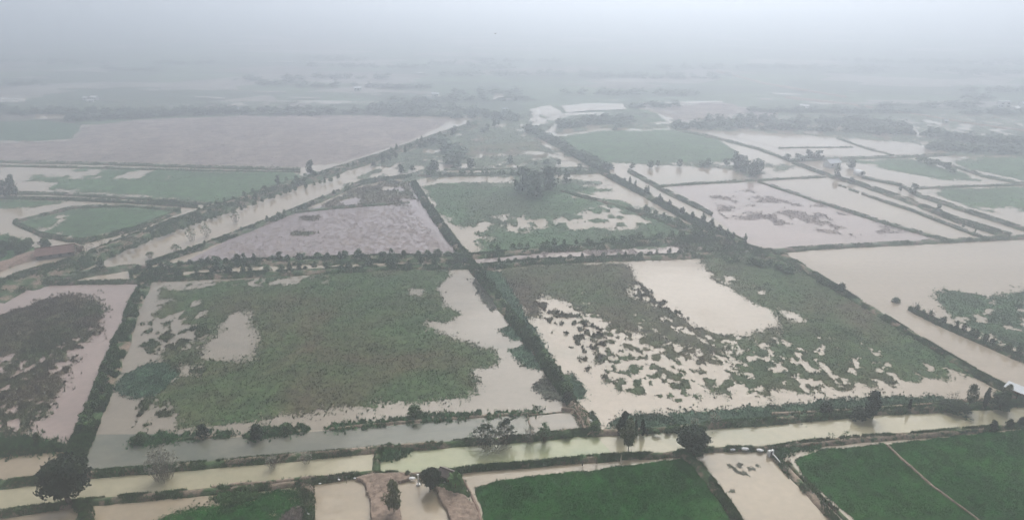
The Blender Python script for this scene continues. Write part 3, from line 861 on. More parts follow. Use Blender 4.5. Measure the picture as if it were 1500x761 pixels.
# far fields
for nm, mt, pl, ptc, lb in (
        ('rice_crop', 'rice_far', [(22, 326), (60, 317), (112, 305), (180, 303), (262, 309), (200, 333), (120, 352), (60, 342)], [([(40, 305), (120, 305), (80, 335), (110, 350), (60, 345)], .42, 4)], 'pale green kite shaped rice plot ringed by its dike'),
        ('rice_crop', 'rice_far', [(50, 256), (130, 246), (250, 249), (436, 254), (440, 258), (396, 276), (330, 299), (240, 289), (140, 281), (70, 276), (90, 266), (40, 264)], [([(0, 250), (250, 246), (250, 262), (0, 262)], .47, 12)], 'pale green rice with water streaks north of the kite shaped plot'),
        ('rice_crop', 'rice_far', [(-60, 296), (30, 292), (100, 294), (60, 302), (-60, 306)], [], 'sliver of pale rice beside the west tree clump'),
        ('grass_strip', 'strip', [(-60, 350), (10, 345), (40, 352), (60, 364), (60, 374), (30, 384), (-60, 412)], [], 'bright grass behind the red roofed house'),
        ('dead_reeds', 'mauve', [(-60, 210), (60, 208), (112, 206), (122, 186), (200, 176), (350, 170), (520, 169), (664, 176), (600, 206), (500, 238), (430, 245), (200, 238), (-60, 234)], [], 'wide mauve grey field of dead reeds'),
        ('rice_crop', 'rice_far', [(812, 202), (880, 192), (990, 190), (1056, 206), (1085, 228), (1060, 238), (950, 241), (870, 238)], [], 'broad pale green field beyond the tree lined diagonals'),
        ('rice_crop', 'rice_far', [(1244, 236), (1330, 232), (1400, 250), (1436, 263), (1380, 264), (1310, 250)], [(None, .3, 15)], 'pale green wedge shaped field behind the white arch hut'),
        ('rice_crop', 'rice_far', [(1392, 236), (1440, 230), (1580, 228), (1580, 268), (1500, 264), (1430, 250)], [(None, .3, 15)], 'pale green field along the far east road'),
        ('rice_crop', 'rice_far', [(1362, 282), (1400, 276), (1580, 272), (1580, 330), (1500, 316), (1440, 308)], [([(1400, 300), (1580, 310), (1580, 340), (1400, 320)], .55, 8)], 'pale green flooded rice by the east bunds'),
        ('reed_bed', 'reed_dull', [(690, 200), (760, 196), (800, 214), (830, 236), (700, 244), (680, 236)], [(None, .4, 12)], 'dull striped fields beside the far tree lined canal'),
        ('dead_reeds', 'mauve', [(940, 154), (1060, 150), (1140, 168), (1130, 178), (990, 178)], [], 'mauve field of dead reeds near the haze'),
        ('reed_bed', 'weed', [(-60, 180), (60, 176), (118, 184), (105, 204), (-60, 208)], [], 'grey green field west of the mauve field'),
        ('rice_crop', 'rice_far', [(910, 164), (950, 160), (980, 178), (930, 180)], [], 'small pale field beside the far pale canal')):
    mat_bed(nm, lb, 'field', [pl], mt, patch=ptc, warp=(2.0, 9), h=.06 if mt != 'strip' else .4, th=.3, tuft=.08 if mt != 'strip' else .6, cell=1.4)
mat_bed('reed_bed', 'dense dark scrub on the corner where the diagonal dikes meet', 'reeds', [[(980, 352), (1030, 345), (1085, 356), (1110, 372), (1060, 378), (1000, 372)]], 'reed', patch=[(None, .38, 3)], h=.5, th=.7, warp=(1, 5))

if GR_V:
    off, T = 0, []
    for v, tr in zip(GR_V, GR_T):
        T.append(tr + off)
        off += len(v)
    o = mesh_np('dike_grass', np.concatenate(GR_V), None, np.concatenate(T), M['grass'])
    tag(o, 'short tufted grass growing along the earth dikes', 'grass', kind='stuff')

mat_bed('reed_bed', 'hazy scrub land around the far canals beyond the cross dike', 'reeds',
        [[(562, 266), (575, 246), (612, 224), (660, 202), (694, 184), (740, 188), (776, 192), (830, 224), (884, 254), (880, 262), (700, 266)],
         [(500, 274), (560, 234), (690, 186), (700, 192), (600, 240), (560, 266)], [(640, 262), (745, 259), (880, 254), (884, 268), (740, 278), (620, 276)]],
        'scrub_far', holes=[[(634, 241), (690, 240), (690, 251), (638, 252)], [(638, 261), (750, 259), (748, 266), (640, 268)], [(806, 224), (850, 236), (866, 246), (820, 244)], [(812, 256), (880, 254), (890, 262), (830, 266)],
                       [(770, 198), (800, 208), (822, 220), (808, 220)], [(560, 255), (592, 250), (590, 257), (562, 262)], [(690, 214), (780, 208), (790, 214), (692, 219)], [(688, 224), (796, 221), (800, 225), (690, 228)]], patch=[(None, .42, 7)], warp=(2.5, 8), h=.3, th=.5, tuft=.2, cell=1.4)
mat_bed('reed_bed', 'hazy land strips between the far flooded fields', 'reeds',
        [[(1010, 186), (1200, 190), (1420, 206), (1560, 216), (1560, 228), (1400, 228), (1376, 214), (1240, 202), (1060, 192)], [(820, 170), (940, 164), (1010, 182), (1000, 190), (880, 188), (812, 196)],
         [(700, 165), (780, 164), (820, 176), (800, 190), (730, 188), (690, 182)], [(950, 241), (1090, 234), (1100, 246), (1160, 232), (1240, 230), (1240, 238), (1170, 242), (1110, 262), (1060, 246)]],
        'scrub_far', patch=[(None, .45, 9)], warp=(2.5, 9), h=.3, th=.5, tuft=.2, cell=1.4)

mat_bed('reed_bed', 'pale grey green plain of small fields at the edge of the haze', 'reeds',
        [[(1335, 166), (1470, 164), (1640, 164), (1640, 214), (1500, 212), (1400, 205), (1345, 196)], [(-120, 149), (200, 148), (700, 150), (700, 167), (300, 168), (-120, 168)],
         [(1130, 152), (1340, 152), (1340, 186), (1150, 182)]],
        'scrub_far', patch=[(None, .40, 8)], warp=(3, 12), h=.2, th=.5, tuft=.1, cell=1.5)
# pale far water
for pl in ([(0, 143), (38, 144), (36, 150), (0, 150)], [(52, 168), (100, 166), (100, 174), (50, 175)], [(200, 131), (232, 130), (232, 133)], [(310, 150), (380, 151), (380, 155), (320, 154)],
           [(430, 147), (555, 149), (550, 153), (440, 152)], [(822, 155), (860, 151), (912, 152), (918, 160), (860, 162), (830, 165)], [(925, 154), (940, 154), (998, 176), (978, 178)],
           [(776, 160), (806, 154), (824, 165), (800, 172), (778, 168)], [(940, 150), (1058, 148), (1058, 150), (940, 153)], [(1336, 185), (1374, 184), (1376, 190), (1336, 192)],
           [(1110, 158), (1150, 166), (1146, 169)], [(1400, 186), (1500, 192), (1500, 196), (1400, 190)], [(725, 137), (752, 139), (750, 146), (722, 146)], [(340, 156), (352, 153), (350, 160)],
           [(1056, 196), (1148, 196), (1240, 204), (1330, 208), (1378, 222), (1250, 231), (1162, 222)], [(636, 240), (690, 240), (688, 252), (640, 252)], [(775, 200), (800, 210), (815, 218), (806, 218)],
           [(640, 262), (745, 260), (745, 268), (640, 268)], [(808, 196), (840, 197), (830, 200), (812, 200)], [(925, 178), (976, 182), (930, 183)], [(1480, 160), (1540, 157), (1540, 163), (1480, 164)]):
    sheet('pond_water', pl, 0.03, M['water_pale'], wob=1.0)
for pts, w in (([(640, 212), (660, 200), (690, 186)], 5), ([(540, 246), (590, 226), (640, 208)], 4)):
    pass
dike([(1150, 142), (1240, 152), (1320, 164), (1400, 178), (1500, 192), (1600, 205)], 3, 1.2, 'road', 0, name='dirt_road', z0=-.3)
dike([(1050, 104), (1120, 122), (1190, 134), (1240, 142)], 2, 1.2, 'road', 0, name='dirt_road', z0=-.3)

fp = random.Random(5)
for k in range(70):
    y = 82 + 86 * fp.random()
    x = fp.uniform(-40, 1540)
    l, d = fp.uniform(10, 48), fp.uniform(.5, 1.6) * (y - 60) / 60
    sl = fp.uniform(-.03, .06)
    if 100 < x < 700 and y > 160:
        continue
    sheet('pond_water', [(x, y), (x + l, y + l * sl), (x + l * 1.02, y + l * sl + d), (x + l * .05, y + d)], .02 - .3 * (y < 150) , M['water_pale' if k % 3 else 'water'], wob=1.5, step=9)

# ------------------------------------------------------------------ trees and shrubs
PROFILES = {
    'round': (0.37, lambda z: 0.5 * math.sqrt(max(0.02, 1 - ((z - .60) / .43) ** 2))),
    'low': (0.06, lambda z: 0.5 * math.sqrt(max(0.02, 1 - ((z - .45) / .57) ** 2))),
    'column': (0.14, lambda z: 0.5 * max(.12, math.sin(math.pi * min(1, max(0, (z - .08) / .95)) ** .85)) ** .6),
    'cone': (0.12, lambda z: 0.52 * (1.03 - z) ** .75),
    'bush': (0.02, lambda z: 0.5 * math.sqrt(max(0.03, 1 - (z * .98) ** 2.2))),
    'open': (0.30, lambda z: 0.5 * (0.45 + .55 * math.sin(math.pi * min(1, max(0, z - .15) / .85)))),
}


def leaf_cards(P, D, size, r):
    """diamond leaf clumps at P facing roughly D"""
    n = len(P)
    nrm = D + r.normal(0, .7, (n, 3)) + np.array([0, 0, .35])
    nrm /= np.linalg.norm(nrm, axis=1)[:, None] + 1e-9
    a = np.cross(nrm, r.normal(0, 1, (n, 3)))
    a /= np.linalg.norm(a, axis=1)[:, None] + 1e-9
    b = np.cross(nrm, a)
    s = size * r.uniform(.6, 1.4, (n, 1))
    V = np.stack([P - a * s, P - b * s * .62, P + a * s, P + b * s * .62], 1)
    return V.reshape(-1, 3), np.arange(n * 4).reshape(-1, 4)


def crown_mesh(kind, clumps, per, leaf, mat, seed, csize=.17, aspect=1.0, fill=.55):
    r = np.random.default_rng(seed)
    z0, prof = PROFILES[kind]
    Ps, Ds = [], []
    lop = r.uniform(-.09, .09, 2)
    for k in range(clumps):
        z = z0 + (1 - z0 - .04) * r.random()
        a = r.uniform(0, 2 * math.pi)
        R = max(.02, prof(z) - csize * .5) * (r.random() ** fill) * r.uniform(.8, 1.12)
        c = np.array([R * math.cos(a) + lop[0] * z, R * math.sin(a) + lop[1] * z, z])
        d = r.normal(0, 1, (per, 3))
        d /= np.linalg.norm(d, axis=1)[:, None]
        d[:, 2] *= .8
        rad = csize * r.uniform(.7, 1.25)
        p = c + d * np.array([1, 1, aspect]) * rad * r.uniform(.55, 1.0, (per, 1))
        p[:, 2] = np.clip(p[:, 2], .02, 1.0)
        Ps.append(p)
        Ds.append(d)
    V, q = leaf_cards(np.concatenate(Ps), np.concatenate(Ds), leaf, r)
    V[:, 2] = np.maximum(V[:, 2], .005)
    return mesh_np('crown', V, q, None, M[mat], link=False)


def trunk_mesh(kind, seed, mat='bark', rad=.035, limbs=5, top=.75):
    r = random.Random(seed)
    m = MB()
    z0, prof = PROFILES[kind]
    bx, by = r.uniform(-.04, .04), r.uniform(-.04, .04)
    pts = [(0, 0, -.03), (bx * .4, by * .4, top * .35), (bx, by, top * .7), (bx * .6, by * .8, top)]
    m.tube(pts, [rad * 1.35, rad, rad * .7, rad * .25], 7)
    for k in range(limbs):
        a = k * 2.4 + r.uniform(-.4, .4)
        z = max(.12, z0) + (top - max(.12, z0)) * k / (limbs + .5)
        e = min(.95, z + r.uniform(.16, .3))
        R = prof(min(.95, e)) * .8
        f = z / top
        m.tube([(bx * f, by * f, z), (R * .5 * math.cos(a), R * .5 * math.sin(a), (z + e) / 2), (R * math.cos(a), R * math.sin(a), e)],
               [rad * .5, rad * .32, rad * .1], 5)
    return m.mesh('trunk', M[mat])


KINDS = {}


def kind(name, prof, n, clumps, per, leaf, mat, bark='bark', rad=.035, csize=.17, limbs=5, fill=.55, top=.75):
    KINDS[name] = [(crown_mesh(prof, clumps, per, leaf, mat, hash_(name) + i * 7, csize, fill=fill), trunk_mesh(prof, hash_(name) + i, bark, rad, limbs, top)) for i in range(n)]


def hash_(s):
    return sum(ord(c) * (i + 3) for i, c in enumerate(s))


kind('dense', 'round', 3, 150, 44, .034, 'leaf_dark', csize=.13, rad=.045, fill=.4)
kind('broad', 'low', 2, 70, 50, .045, 'leaf', csize=.16)
kind('slim', 'column', 2, 60, 40, .05, 'leaf_dark', csize=.2)
kind('gum', 'open', 2, 40, 40, .045, 'leaf_olive', 'bark_pale', .022, csize=.17)
kind('cone', 'cone', 1, 50, 30, .06, 'leaf_dark', csize=.16)
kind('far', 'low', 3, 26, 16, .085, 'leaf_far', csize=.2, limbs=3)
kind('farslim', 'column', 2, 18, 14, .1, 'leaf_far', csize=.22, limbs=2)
SHRUB = {'green': [crown_mesh('bush', 26, 16, .085, 'leaf', 300 + i, .2) for i in range(4)],
         'dark': [crown_mesh('bush', 26, 16, .085, 'leaf_mid', 320 + i, .2) for i in range(3)],
         'far': [crown_mesh('bush', 16, 12, .12, 'leaf_far', 340 + i, .22) for i in range(3)],
         'near': [crown_mesh('bush', 50, 26, .055, 'leaf', 360 + i, .17) for i in range(2)],
         'near_dark': [crown_mesh('bush', 50, 26, .055, 'leaf_dark', 380 + i, .17) for i in range(2)]}
SEEDN = [0]
MASS = []


def tree(kd, px, py, wpx, hpx, label, cat='tree', group=None, name=None, lean=0.0, z=0.3):
    x, y = ground(px, py)
    cr, tr = KINDS[kd][SEEDN[0] % len(KINDS[kd])]
    SEEDN[0] += 1
    w, h = wpx * mpx(py), tall(py, hpx) * .94
    e = empty(name or 'tree', (x, y, z), label, cat, group, random.uniform(0, 6.28), (w, w, h))
    if lean:
        e.rotation_euler = (0, lean, 0)
    part('trunk', tr, e)
    part('crown', cr, e)
    return e


def shrub(st, px, py, wpx, hpx, label, group=None, name='shrub', z=0.3):
    x, y = ground(px, py)
    me = SHRUB[st][SEEDN[0] % len(SHRUB[st])]
    SEEDN[0] += 1
    o = bpy.data.objects.new(name, me)
    C.objects.link(o)
    w, h = wpx * mpx(py), tall(py, hpx)
    o.location = (x, y, z)
    o.rotation_euler = (0, 0, random.uniform(0, 6.28))
    o.scale = (w * random.uniform(.9, 1.1), w * random.uniform(.9, 1.1), h)
    return tag(o, label, 'shrub', group)


def shrub_row(st, pts, n, w, h, jit, label, group, z=.4, name='shrub', kd=None, mass=False):
    P = np.array(pts, float)
    L = np.concatenate([[0], np.cumsum(np.linalg.norm(np.diff(P, axis=0), axis=1))])
    for k in range(n):
        s = L[-1] * (k + random.uniform(.1, .9)) / n
        x = np.interp(s, L, P[:, 0])
        y = np.interp(s, L, P[:, 1])
        f = k / max(1, n - 1)
        ww = (w[0] + (w[1] - w[0]) * f) * random.uniform(.7, 1.3)
        hh = (h[0] + (h[1] - h[0]) * f) * random.uniform(.65, 1.35)
        x += random.uniform(-jit, jit)
        y += random.uniform(-jit, jit) * .4
        if mass:
            MASS.append((st, x, y, ww, hh, z))
        elif kd:
            tree(kd, x, y, ww, hh, label, 'tree', group, name, z=z)
        else:
            shrub(st, x, y, ww, hh, label, group, name, z)


shrub_row('green', [(690, 384), (712, 412), (748, 460), (788, 512), (818, 556), (838, 586)], 44, (8, 15), (6, 12), 4, 'leafy green shrub in the hedge along the central dike between the two reed plots', 'hedge on the central dike')
shrub_row('green', [(212, 418), (196, 450), (178, 500), (160, 550), (140, 605), (122, 640)], 40, (9, 17), (7, 13), 8, 'leafy green shrub in the hedge along the dike beside the west reed plot', 'hedge on the west plot dike')
shrub_row('dark', [(200, 398), (260, 390), (330, 385), (430, 382), (560, 377), (690, 376)], 34, (11, 13), (8, 10), 4, 'dark round shrub in the upper of the two hedge rows', 'upper hedge row of the double bank')
shrub_row('dark', [(200, 408), (300, 402), (420, 397), (560, 390), (690, 386)], 30, (11, 13), (7, 9), 4, 'dark round shrub in the lower of the two hedge rows', 'lower hedge row of the double bank')
shrub_row('green', [(607, 272), (625, 300), (655, 343), (686, 382)], 22, (6, 9), (5, 8), 3, 'shrub in the hedge on the dike above the double hedge rows', 'hedge on the upper central dike')
shrub_row('dark', [(720, 386), (800, 380), (900, 376), (1000, 372), (1080, 366)], 23, (7, 9), (5, 7), 2, 'shrub in the thin hedge just under the bare brown strip', 'hedge under the brown strip')
shrub_row('dark', [(710, 366), (800, 360), (900, 354), (1000, 348), (1050, 345)], 24, (10, 13), (6, 9), 4, 'shrub in the hedge along the lower edge of the lilac pool meadow', 'hedge above the brown strip', mass=True)
shrub_row(None, [(884, 252), (950, 288), (1000, 316), (1050, 340), (1092, 360)], 20, (6, 9), (10, 14), 3, 'tree on the long diagonal dike beside the narrow canal', 'trees on the diagonal dike', kd='farslim')
shrub_row('dark', [(884, 254), (950, 290), (1000, 318), (1050, 342), (1100, 366)], 16, (8, 10), (4, 6), 3, 'low shrub under the trees of the diagonal dike', 'shrubs on the diagonal dike', mass=True)
shrub_row('dark', [(940, 302), (970, 318), (1010, 336), (1040, 350)], 11, (10, 13), (8, 10), 5, 'bushy shrub on the inner bank of the narrow diagonal canal', 'shrubs on the inner diagonal bank', mass=True)
shrub_row('green', [(1060, 384), (1110, 388), (1150, 398), (1170, 404)], 14, (11, 15), (6, 9), 9, 'dense shrub in the thicket at the head of the long diagonal bank', 'thicket on the diagonal bank')
shrub_row('dark', [(1196, 412), (1215, 422), (1234, 432)], 7, (9, 10), (9, 11), 3, 'small dark shrub at the water edge of the long diagonal bank', 'shrubs on the bank edge')
shrub_row('dark', [(1335, 454), (1365, 468), (1400, 484), (1450, 506), (1495, 524)], 14, (8, 10), (7, 12), 2, 'thin dark shrub on the partly flooded bund beside the floating crop', 'shrubs on the flooded bund')
shrub_row('dark', [(130, 292), (200, 297), (290, 303)], 12, (6, 6), (4, 4), 1, 'tiny bush on the thin dike above the kite shaped plot', 'bushes on the thin west dike', mass=True)
shrub_row('green', [(920, 640), (1000, 632), (1010, 630)], 6, (11, 11), (6, 7), 2, 'low bush on the canal bank in front of the reed band', 'bushes on the canal bank', .5)
shrub_row('green', [(1100, 622), (1200, 612), (1290, 606)], 7, (11, 11), (5, 7), 2, 'low bush on the canal bank towards the tall dark tree', 'bushes towards the tall tree', .5)
shrub_row('dark', [(150, 388), (260, 336), (360, 296), (450, 266), (560, 232), (650, 200)], 44, (8, 7), (5, 7), 4, 'bush on the long west embankment', 'bushes on the west embankment', 1.2, mass=True)
shrub_row('dark', [(240, 382), (330, 348), (420, 314), (520, 272)], 16, (7, 6), (5, 6), 2, 'bush on the narrow dike beside the west canal', 'bushes on the narrow canal dike', mass=True)
shrub_row(None, [(540, 246), (590, 228), (640, 208), (690, 186)], 12, (9, 9), (9, 10), 4, 'hazy tree in the row along the far canal', 'trees along the far canal', kd='far')
shrub_row(None, [(585, 254), (620, 250), (660, 246), (700, 250)], 7, (14, 14), (10, 12), 8, 'hazy tree in the clump where the far canals meet', 'trees at the far canal junction', kd='far')
shrub_row(None, [(690, 196), (720, 186), (760, 178), (700, 170)], 9, (11, 11), (9, 11), 9, 'hazy tree in the grove at the far end of the canal', 'far canal grove', kd='far')
shrub_row(None, [(740, 240), (800, 242), (860, 246), (930, 246), (1000, 244), (1080, 240)], 14, (10, 12), (8, 8), 5, 'hazy tree in the row below the broad pale green field', 'trees below the pale green field', kd='far')
shrub_row(None, [(1075, 232), (1090, 246), (1108, 258), (1070, 244)], 9, (18, 18), (14, 15), 6, 'hazy tree in the clump at the corner of the pale green field', 'clump at the field corner', kd='far')
shrub_row(None, [(1170, 232), (1200, 232), (1150, 236)], 6, (14, 14), (9, 10), 5, 'rounded hazy tree behind the white roofed farm', 'trees behind the farm', kd='far')
shrub_row('far', [(1340, 236), (1380, 246), (1400, 254)], 9, (12, 12), (7, 8), 4, 'hazy bush at the edge of the wedge shaped field', 'bushes by the wedge field', mass=True)
shrub_row('far', [(620, 258), (700, 256), (780, 256), (870, 252)], 22, (9, 9), (6, 6), 2, 'hazy bush on the cross dike beyond the lilac pool meadow', 'bushes on the far cross dike', mass=True)

shrub_row('dark', [(160, 378), (250, 343), (330, 316), (430, 282), (500, 262)], 40, (8, 7), (5, 6), 2, '', '', .5, mass=True)
shrub_row('dark', [(120, 374), (200, 343), (300, 307), (400, 272), (470, 252)], 26, (7, 6), (4, 5), 2, '', '', .5, mass=True)
shrub_row(None, [(-4, 378), (14, 366), (30, 360), (44, 362), (24, 374)], 8, (17, 15), (13, 10), 5, 'leafy green tree in the clump behind the red roofed house', 'trees behind the red roofed house', kd='broad')
# single trees, near to far
tree('dense', 103, 739, 70, 61, 'big round dark tree leaning over the corner dike by the lower canal')
tree('dense', 1016, 666, 50, 36, 'broad dark green tree at the head of the green dike')
tree('slim', 907, 638, 17, 34, 'dark narrow tree leaning on the muddy canal bank', lean=.22)
tree('gum', 920, 664, 26, 48, 'slender pale green tree with bare trunk at the canal edge')
tree('cone', 941, 638, 11, 22, 'small dark pointed tree beside the leaning narrow tree')
tree('cone', 931, 634, 7, 18, 'thin dark sapling between the leaning tree and the pointed tree')
tree('slim', 1274, 612, 23, 38, 'tall dense dark tree standing on the canal bank')
tree('cone', 1330, 602, 8, 16, 'small lone pointed tree on the bare muddy bank')
tree('gum', 1418, 598, 16, 34, 'tall thin ragged tree beside bare shrubs')
tree('slim', 1441, 599, 9, 30, 'very narrow dark tree next to the ragged tree')
tree('broad', 1464, 600, 28, 26, 'wide bushy tree at the end of the canal bank')
tree('gum', 1473, 590, 13, 26, 'thin tree behind the wide bushy tree near the metal shed')
tree('dense', 631, 717, 32, 27, 'dense dark round tree beside the little hut')
tree('gum', 578, 756, 28, 48, 'ragged olive tree on the dug clay bank')
shrub('dark', 148, 394, 14, 14, 'dark round bush between the west canal and the small pool', z=.2)
tree('broad', 68, 366, 17, 17, 'small tree at the back of the red roofed house')
tree('far', 455, 254, 13, 20, 'round topped lone tree by the far canal corner')
tree('far', 408, 272, 9, 15, 'small faint tree on the canal bank below the lone tree')
tree('far', 8, 288, 20, 24, 'bushy tree leaning in the west clump')
tree('farslim', 24, 286, 16, 30, 'tallest tree of the west clump')
tree('far', 786, 288, 38, 36, 'large dark domed tree in front of the meadow grove')
tree('far', 765, 280, 30, 36, 'tall hazy tree on the west side of the meadow grove')
tree('far', 806, 278, 28, 36, 'tall hazy tree on the east side of the meadow grove')
tree('far', 830, 268, 16, 16, 'small round tree east of the meadow grove')
tree('far', 1226, 260, 13, 16, 'round tree beside the farm on the diagonal dike')
tree('far', 1246, 246, 15, 12, 'round tree behind the white arch hut')
tree('far', 1247, 268, 11, 8, 'low round tree on the dike below the white arch hut')
tree('far', 1337, 284, 15, 15, 'round tree at the meeting of the two east bunds')
tree('far', 1319, 280, 6, 7, 'small ragged bush tree on the tip of the east bund')
shrub('far', 1374, 310, 12, 9, 'dark dome shaped bush on the green diagonal dike')
shrub('far', 1410, 334, 5, 6, 'small round bush on the thin bund below the dome bush')
shrub('far', 1428, 341, 4, 5, 'smallest bush on the thin bund near the long dike')
shrub('dark', 1313, 442, 14, 7, 'low brown bush standing alone in the open flood water', z=0)
for a, b, w_, h_, lb in ((297, 640, 21, 16, 'dark bush on the grassy islet of the upper canal'), (378, 641, 28, 17, 'broad dark bush on the bushy islet'), (420, 634, 22, 12, 'medium bush on the end of the bushy islet'),
                         (208, 648, 20, 12, 'bush at the tip of the grassy islet'), (608, 610, 26, 15, 'brownish bush growing between reed mat and grassy strip'), (58, 652, 13, 16, 'small leggy bush on the bank under the west plot'),
                         (571, 657, 12, 7, 'round bush on the clay canal bank'), (585, 656, 6, 6, 'smaller round bush on the clay canal bank'), 
                         (1453, 630, 14, 13, 'dark bush above the east rice, first in a row of three'), (1477, 627, 12, 11, 'dark bush above the east rice, middle of a row of three'), (1497, 624, 14, 11, 'dark bush above the east rice, last of a row of three'),
                         (1210, 606, 26, 14, 'rounded bush in the reeds near the tall dark tree'), (1256, 612, 30, 14, 'low bush at the foot of the tall dark tree'), (873, 634, 24, 14, 'olive bush on the muddy dike corner'),
                         (830, 588, 17, 13, 'dark bush at the foot of the central hedge dike'), (320, 398, 24, 20, 'largest dark bush of the double hedge'), (830, 640, 20, 7, 'low bush on the bank below the walled pond'),
                         (1400, 602, 46, 10, 'low dark brush along the canal bank under the ragged tree')):
    shrub(('near_dark' if 'dark' in lb else 'near') if b > 560 else 'dark', a, b, w_, h_, lb, z=.3)


# sparse silvery shrubs: many stems with leaves at their ends
def sparse(px, py, wpx, hpx, n, label, leafmat='leaf_grey', dens=9, cat='shrub', spread=1.0, seed=0, leaf=.16, name='shrub'):
    r = random.Random(seed + int(px))
    x, y = ground(px, py)
    w, h = wpx * mpx(py), tall(py, hpx)
    e = empty(name, (x, y, .3), label, cat)
    m = MB()
    P = []
    for k in range(n):
        a = k * 2.399
        f = math.sqrt((k + .5) / n)
        R = f * w / 2 * spread * r.uniform(.7, 1.05)
        z = h * (1.02 - .62 * f * f) * r.uniform(.7, 1.0)
        tip = (R * math.cos(a), R * math.sin(a), z)
        m.tube([(tip[0] * .5 + r.uniform(-.1, .1), tip[1] * .5 + r.uniform(-.1, .1), -.2), (tip[0] * .75, tip[1] * .75, z * .55), tip], [.035, .025, .012], 4, False)
        for _ in range(dens):
            P.append((tip[0] + r.gauss(0, .22), tip[1] + r.gauss(0, .22), tip[2] + r.gauss(0, .13)))
    m.build('stems', M['bark_pale' if leafmat == 'leaf_grey' else 'bark'], e)
    P = np.array(P)
    V, q = leaf_cards(P, np.tile([[0, 0, 1.]], (len(P), 1)), leaf, np.random.default_rng(int(px)))
    V[:, 2] = np.maximum(V[:, 2], .02)
    mesh_np('crown', V, q, None, M[leafmat], e)
    return e


sparse(240, 700, 50, 44, 90, 'silvery open shrub on the bank of the lower canal', dens=10, leaf=.19)
sparse(400, 684, 20, 18, 26, 'small silvery shrub on the clay canal bank', dens=7)
sparse(449, 678, 22, 15, 18, 'smaller spindly shrub east of the small silvery shrub', dens=6)
sparse(712, 652, 40, 30, 46, 'wide dark leafed shrub in the canal bank thicket', 'leaf_dark', 18, leaf=.19)
sparse(740, 650, 30, 38, 46, 'tallest leafy shrub in the canal bank thicket', 'leaf_dark', 18, leaf=.19)
sparse(722, 656, 60, 16, 50, 'low leafy brush at the foot of the canal bank thicket', 'leaf_grey', 8)
sparse(776, 648, 22, 24, 30, 'pale silvery shrub beside the canal bank thicket', 'leaf_grey', 6)
sparse(797, 647, 18, 25, 22, 'small green umbrella shaped shrub next to the pale silvery shrub', 'leaf', 18, leaf=.2)
sparse(690, 650, 12, 16, 8, 'thin sprig standing apart before the canal bank thicket', 'leaf', 8)
sparse(1046, 622, 20, 16, 24, 'pale grey shrub on the canal bank near the reed band', dens=6)
sparse(1016, 632, 20, 22, 22, 'pale twiggy shrub rising behind the broad dark green tree', dens=4)
sparse(1394, 596, 26, 24, 24, 'bare twiggy shrub on the canal bank beside the ragged tree', dens=3)
sparse(1217, 645, 14, 10, 8, 'sparse weed stalks on the bund of the east rice', 'leaf', 6)
sparse(1238, 643, 12, 9, 7, 'second clump of weed stalks on the bund of the east rice', 'leaf', 6)
sparse(1342, 456, 16, 14, 16, 'bare leaning shrub at the tip of the flooded bund', dens=2)
sparse(1362, 466, 14, 14, 14, 'bare tangled shrub further along the flooded bund', dens=3)
for a, b, w_, h_, lb in ((281, 353, 16, 20, 'ragged tree on the narrow dike, lower of the two with reddish reflections'), (303, 347, 15, 20, 'ragged tree on the narrow dike, upper of the two with reddish reflections'),
                         (345, 326, 14, 20, 'ragged tree on the narrow dike at the bend of the west canal'), (258, 368, 14, 10, 'low ragged shrub at the lower end of the narrow canal dike'),
                         (220, 378, 12, 9, 'wispy shrub standing in the lower end of the west canal')):
    sparse(a, b, w_, h_, 22, lb, 'leaf', 6, 'tree' if h_ > 15 else 'shrub', leaf=.28, name='tree' if h_ > 15 else 'shrub')
for q, (a, b, h_) in enumerate(((113, 372, 16), (124, 370, 18), (136, 368, 14), (150, 362, 16), (205, 340, 12))):
    sparse(a, b, 12 if q != 2 else 5, h_, 12 if q != 2 else 5, ('bare branching tree just past the gable of the red roofed house', 'second bare branching tree past the red roofed house',
           'thin bare stem on the west embankment', 'sparse wispy tree on the west embankment', 'faint wispy tree where the west canal narrows')[q], 'leaf_olive', 2, 'tree', leaf=.3, name='tree')
sparse(320, 303, 8, 17, 12, 'faint bare tree at the corner of the far dikes', 'leaf_olive', 3, 'tree', leaf=.35, name='tree')


# banana and papaya: rosettes of arching fronds
def rosette(px, py, wpx, hpx, n, label, name, seed, stem=.45):
    r = random.Random(seed)
    x, y = ground(px, py)
    w, h = wpx * mpx(py), tall(py, hpx)
    e = empty(name, (x, y, .3), label, 'plant')
    m = MB()
    m.tube([(0, 0, -.1), (.03, .02, h * stem)], [.14, .09], 7)
    m.build('stem', M['bark_pale'], e)
    for k in range(n):
        a = k * 2.399 + r.uniform(-.2, .2)
        L = w / 2 * r.uniform(.8, 1.1)
        up = h * (1 - stem) * r.uniform(.5, 1.1)
        bw = L * .17
        v, f = [], []
        for j, (s_, zz) in enumerate(((.04, 0), (.3, .6), (.6, .85), (.85, .6), (1.05, .2))):
            ww = bw * (.25, .9, 1, .75, .1)[j]
            cx, cy, cz = s_ * L * math.cos(a), s_ * L * math.sin(a), h * stem + zz * up
            v += [(cx - ww * math.sin(a), cy + ww * math.cos(a), cz - ww * .35), (cx, cy, cz), (cx + ww * math.sin(a), cy - ww * math.cos(a), cz - ww * .35)]
            if j:
                b = (j - 1) * 3
                f += [(b, b + 1, b + 4, b + 3), (b + 1, b + 2, b + 5, b + 4)]
        mm = MB()
        mm.add(v, f)
        mm.build('frond', M['leaf_banana'], e)
    return e


rosette(667, 717, 26, 22, 16, 'bright green banana clump beside the little hut', 'banana_plant', 3, .35)
rosette(853, 682, 13, 14, 9, 'small palm like papaya on the green bund above the rice', 'papaya_plant', 5, .6)
rosette(874, 679, 11, 13, 8, 'second small papaya, nearer the leaning narrow tree', 'papaya_plant', 8, .6)

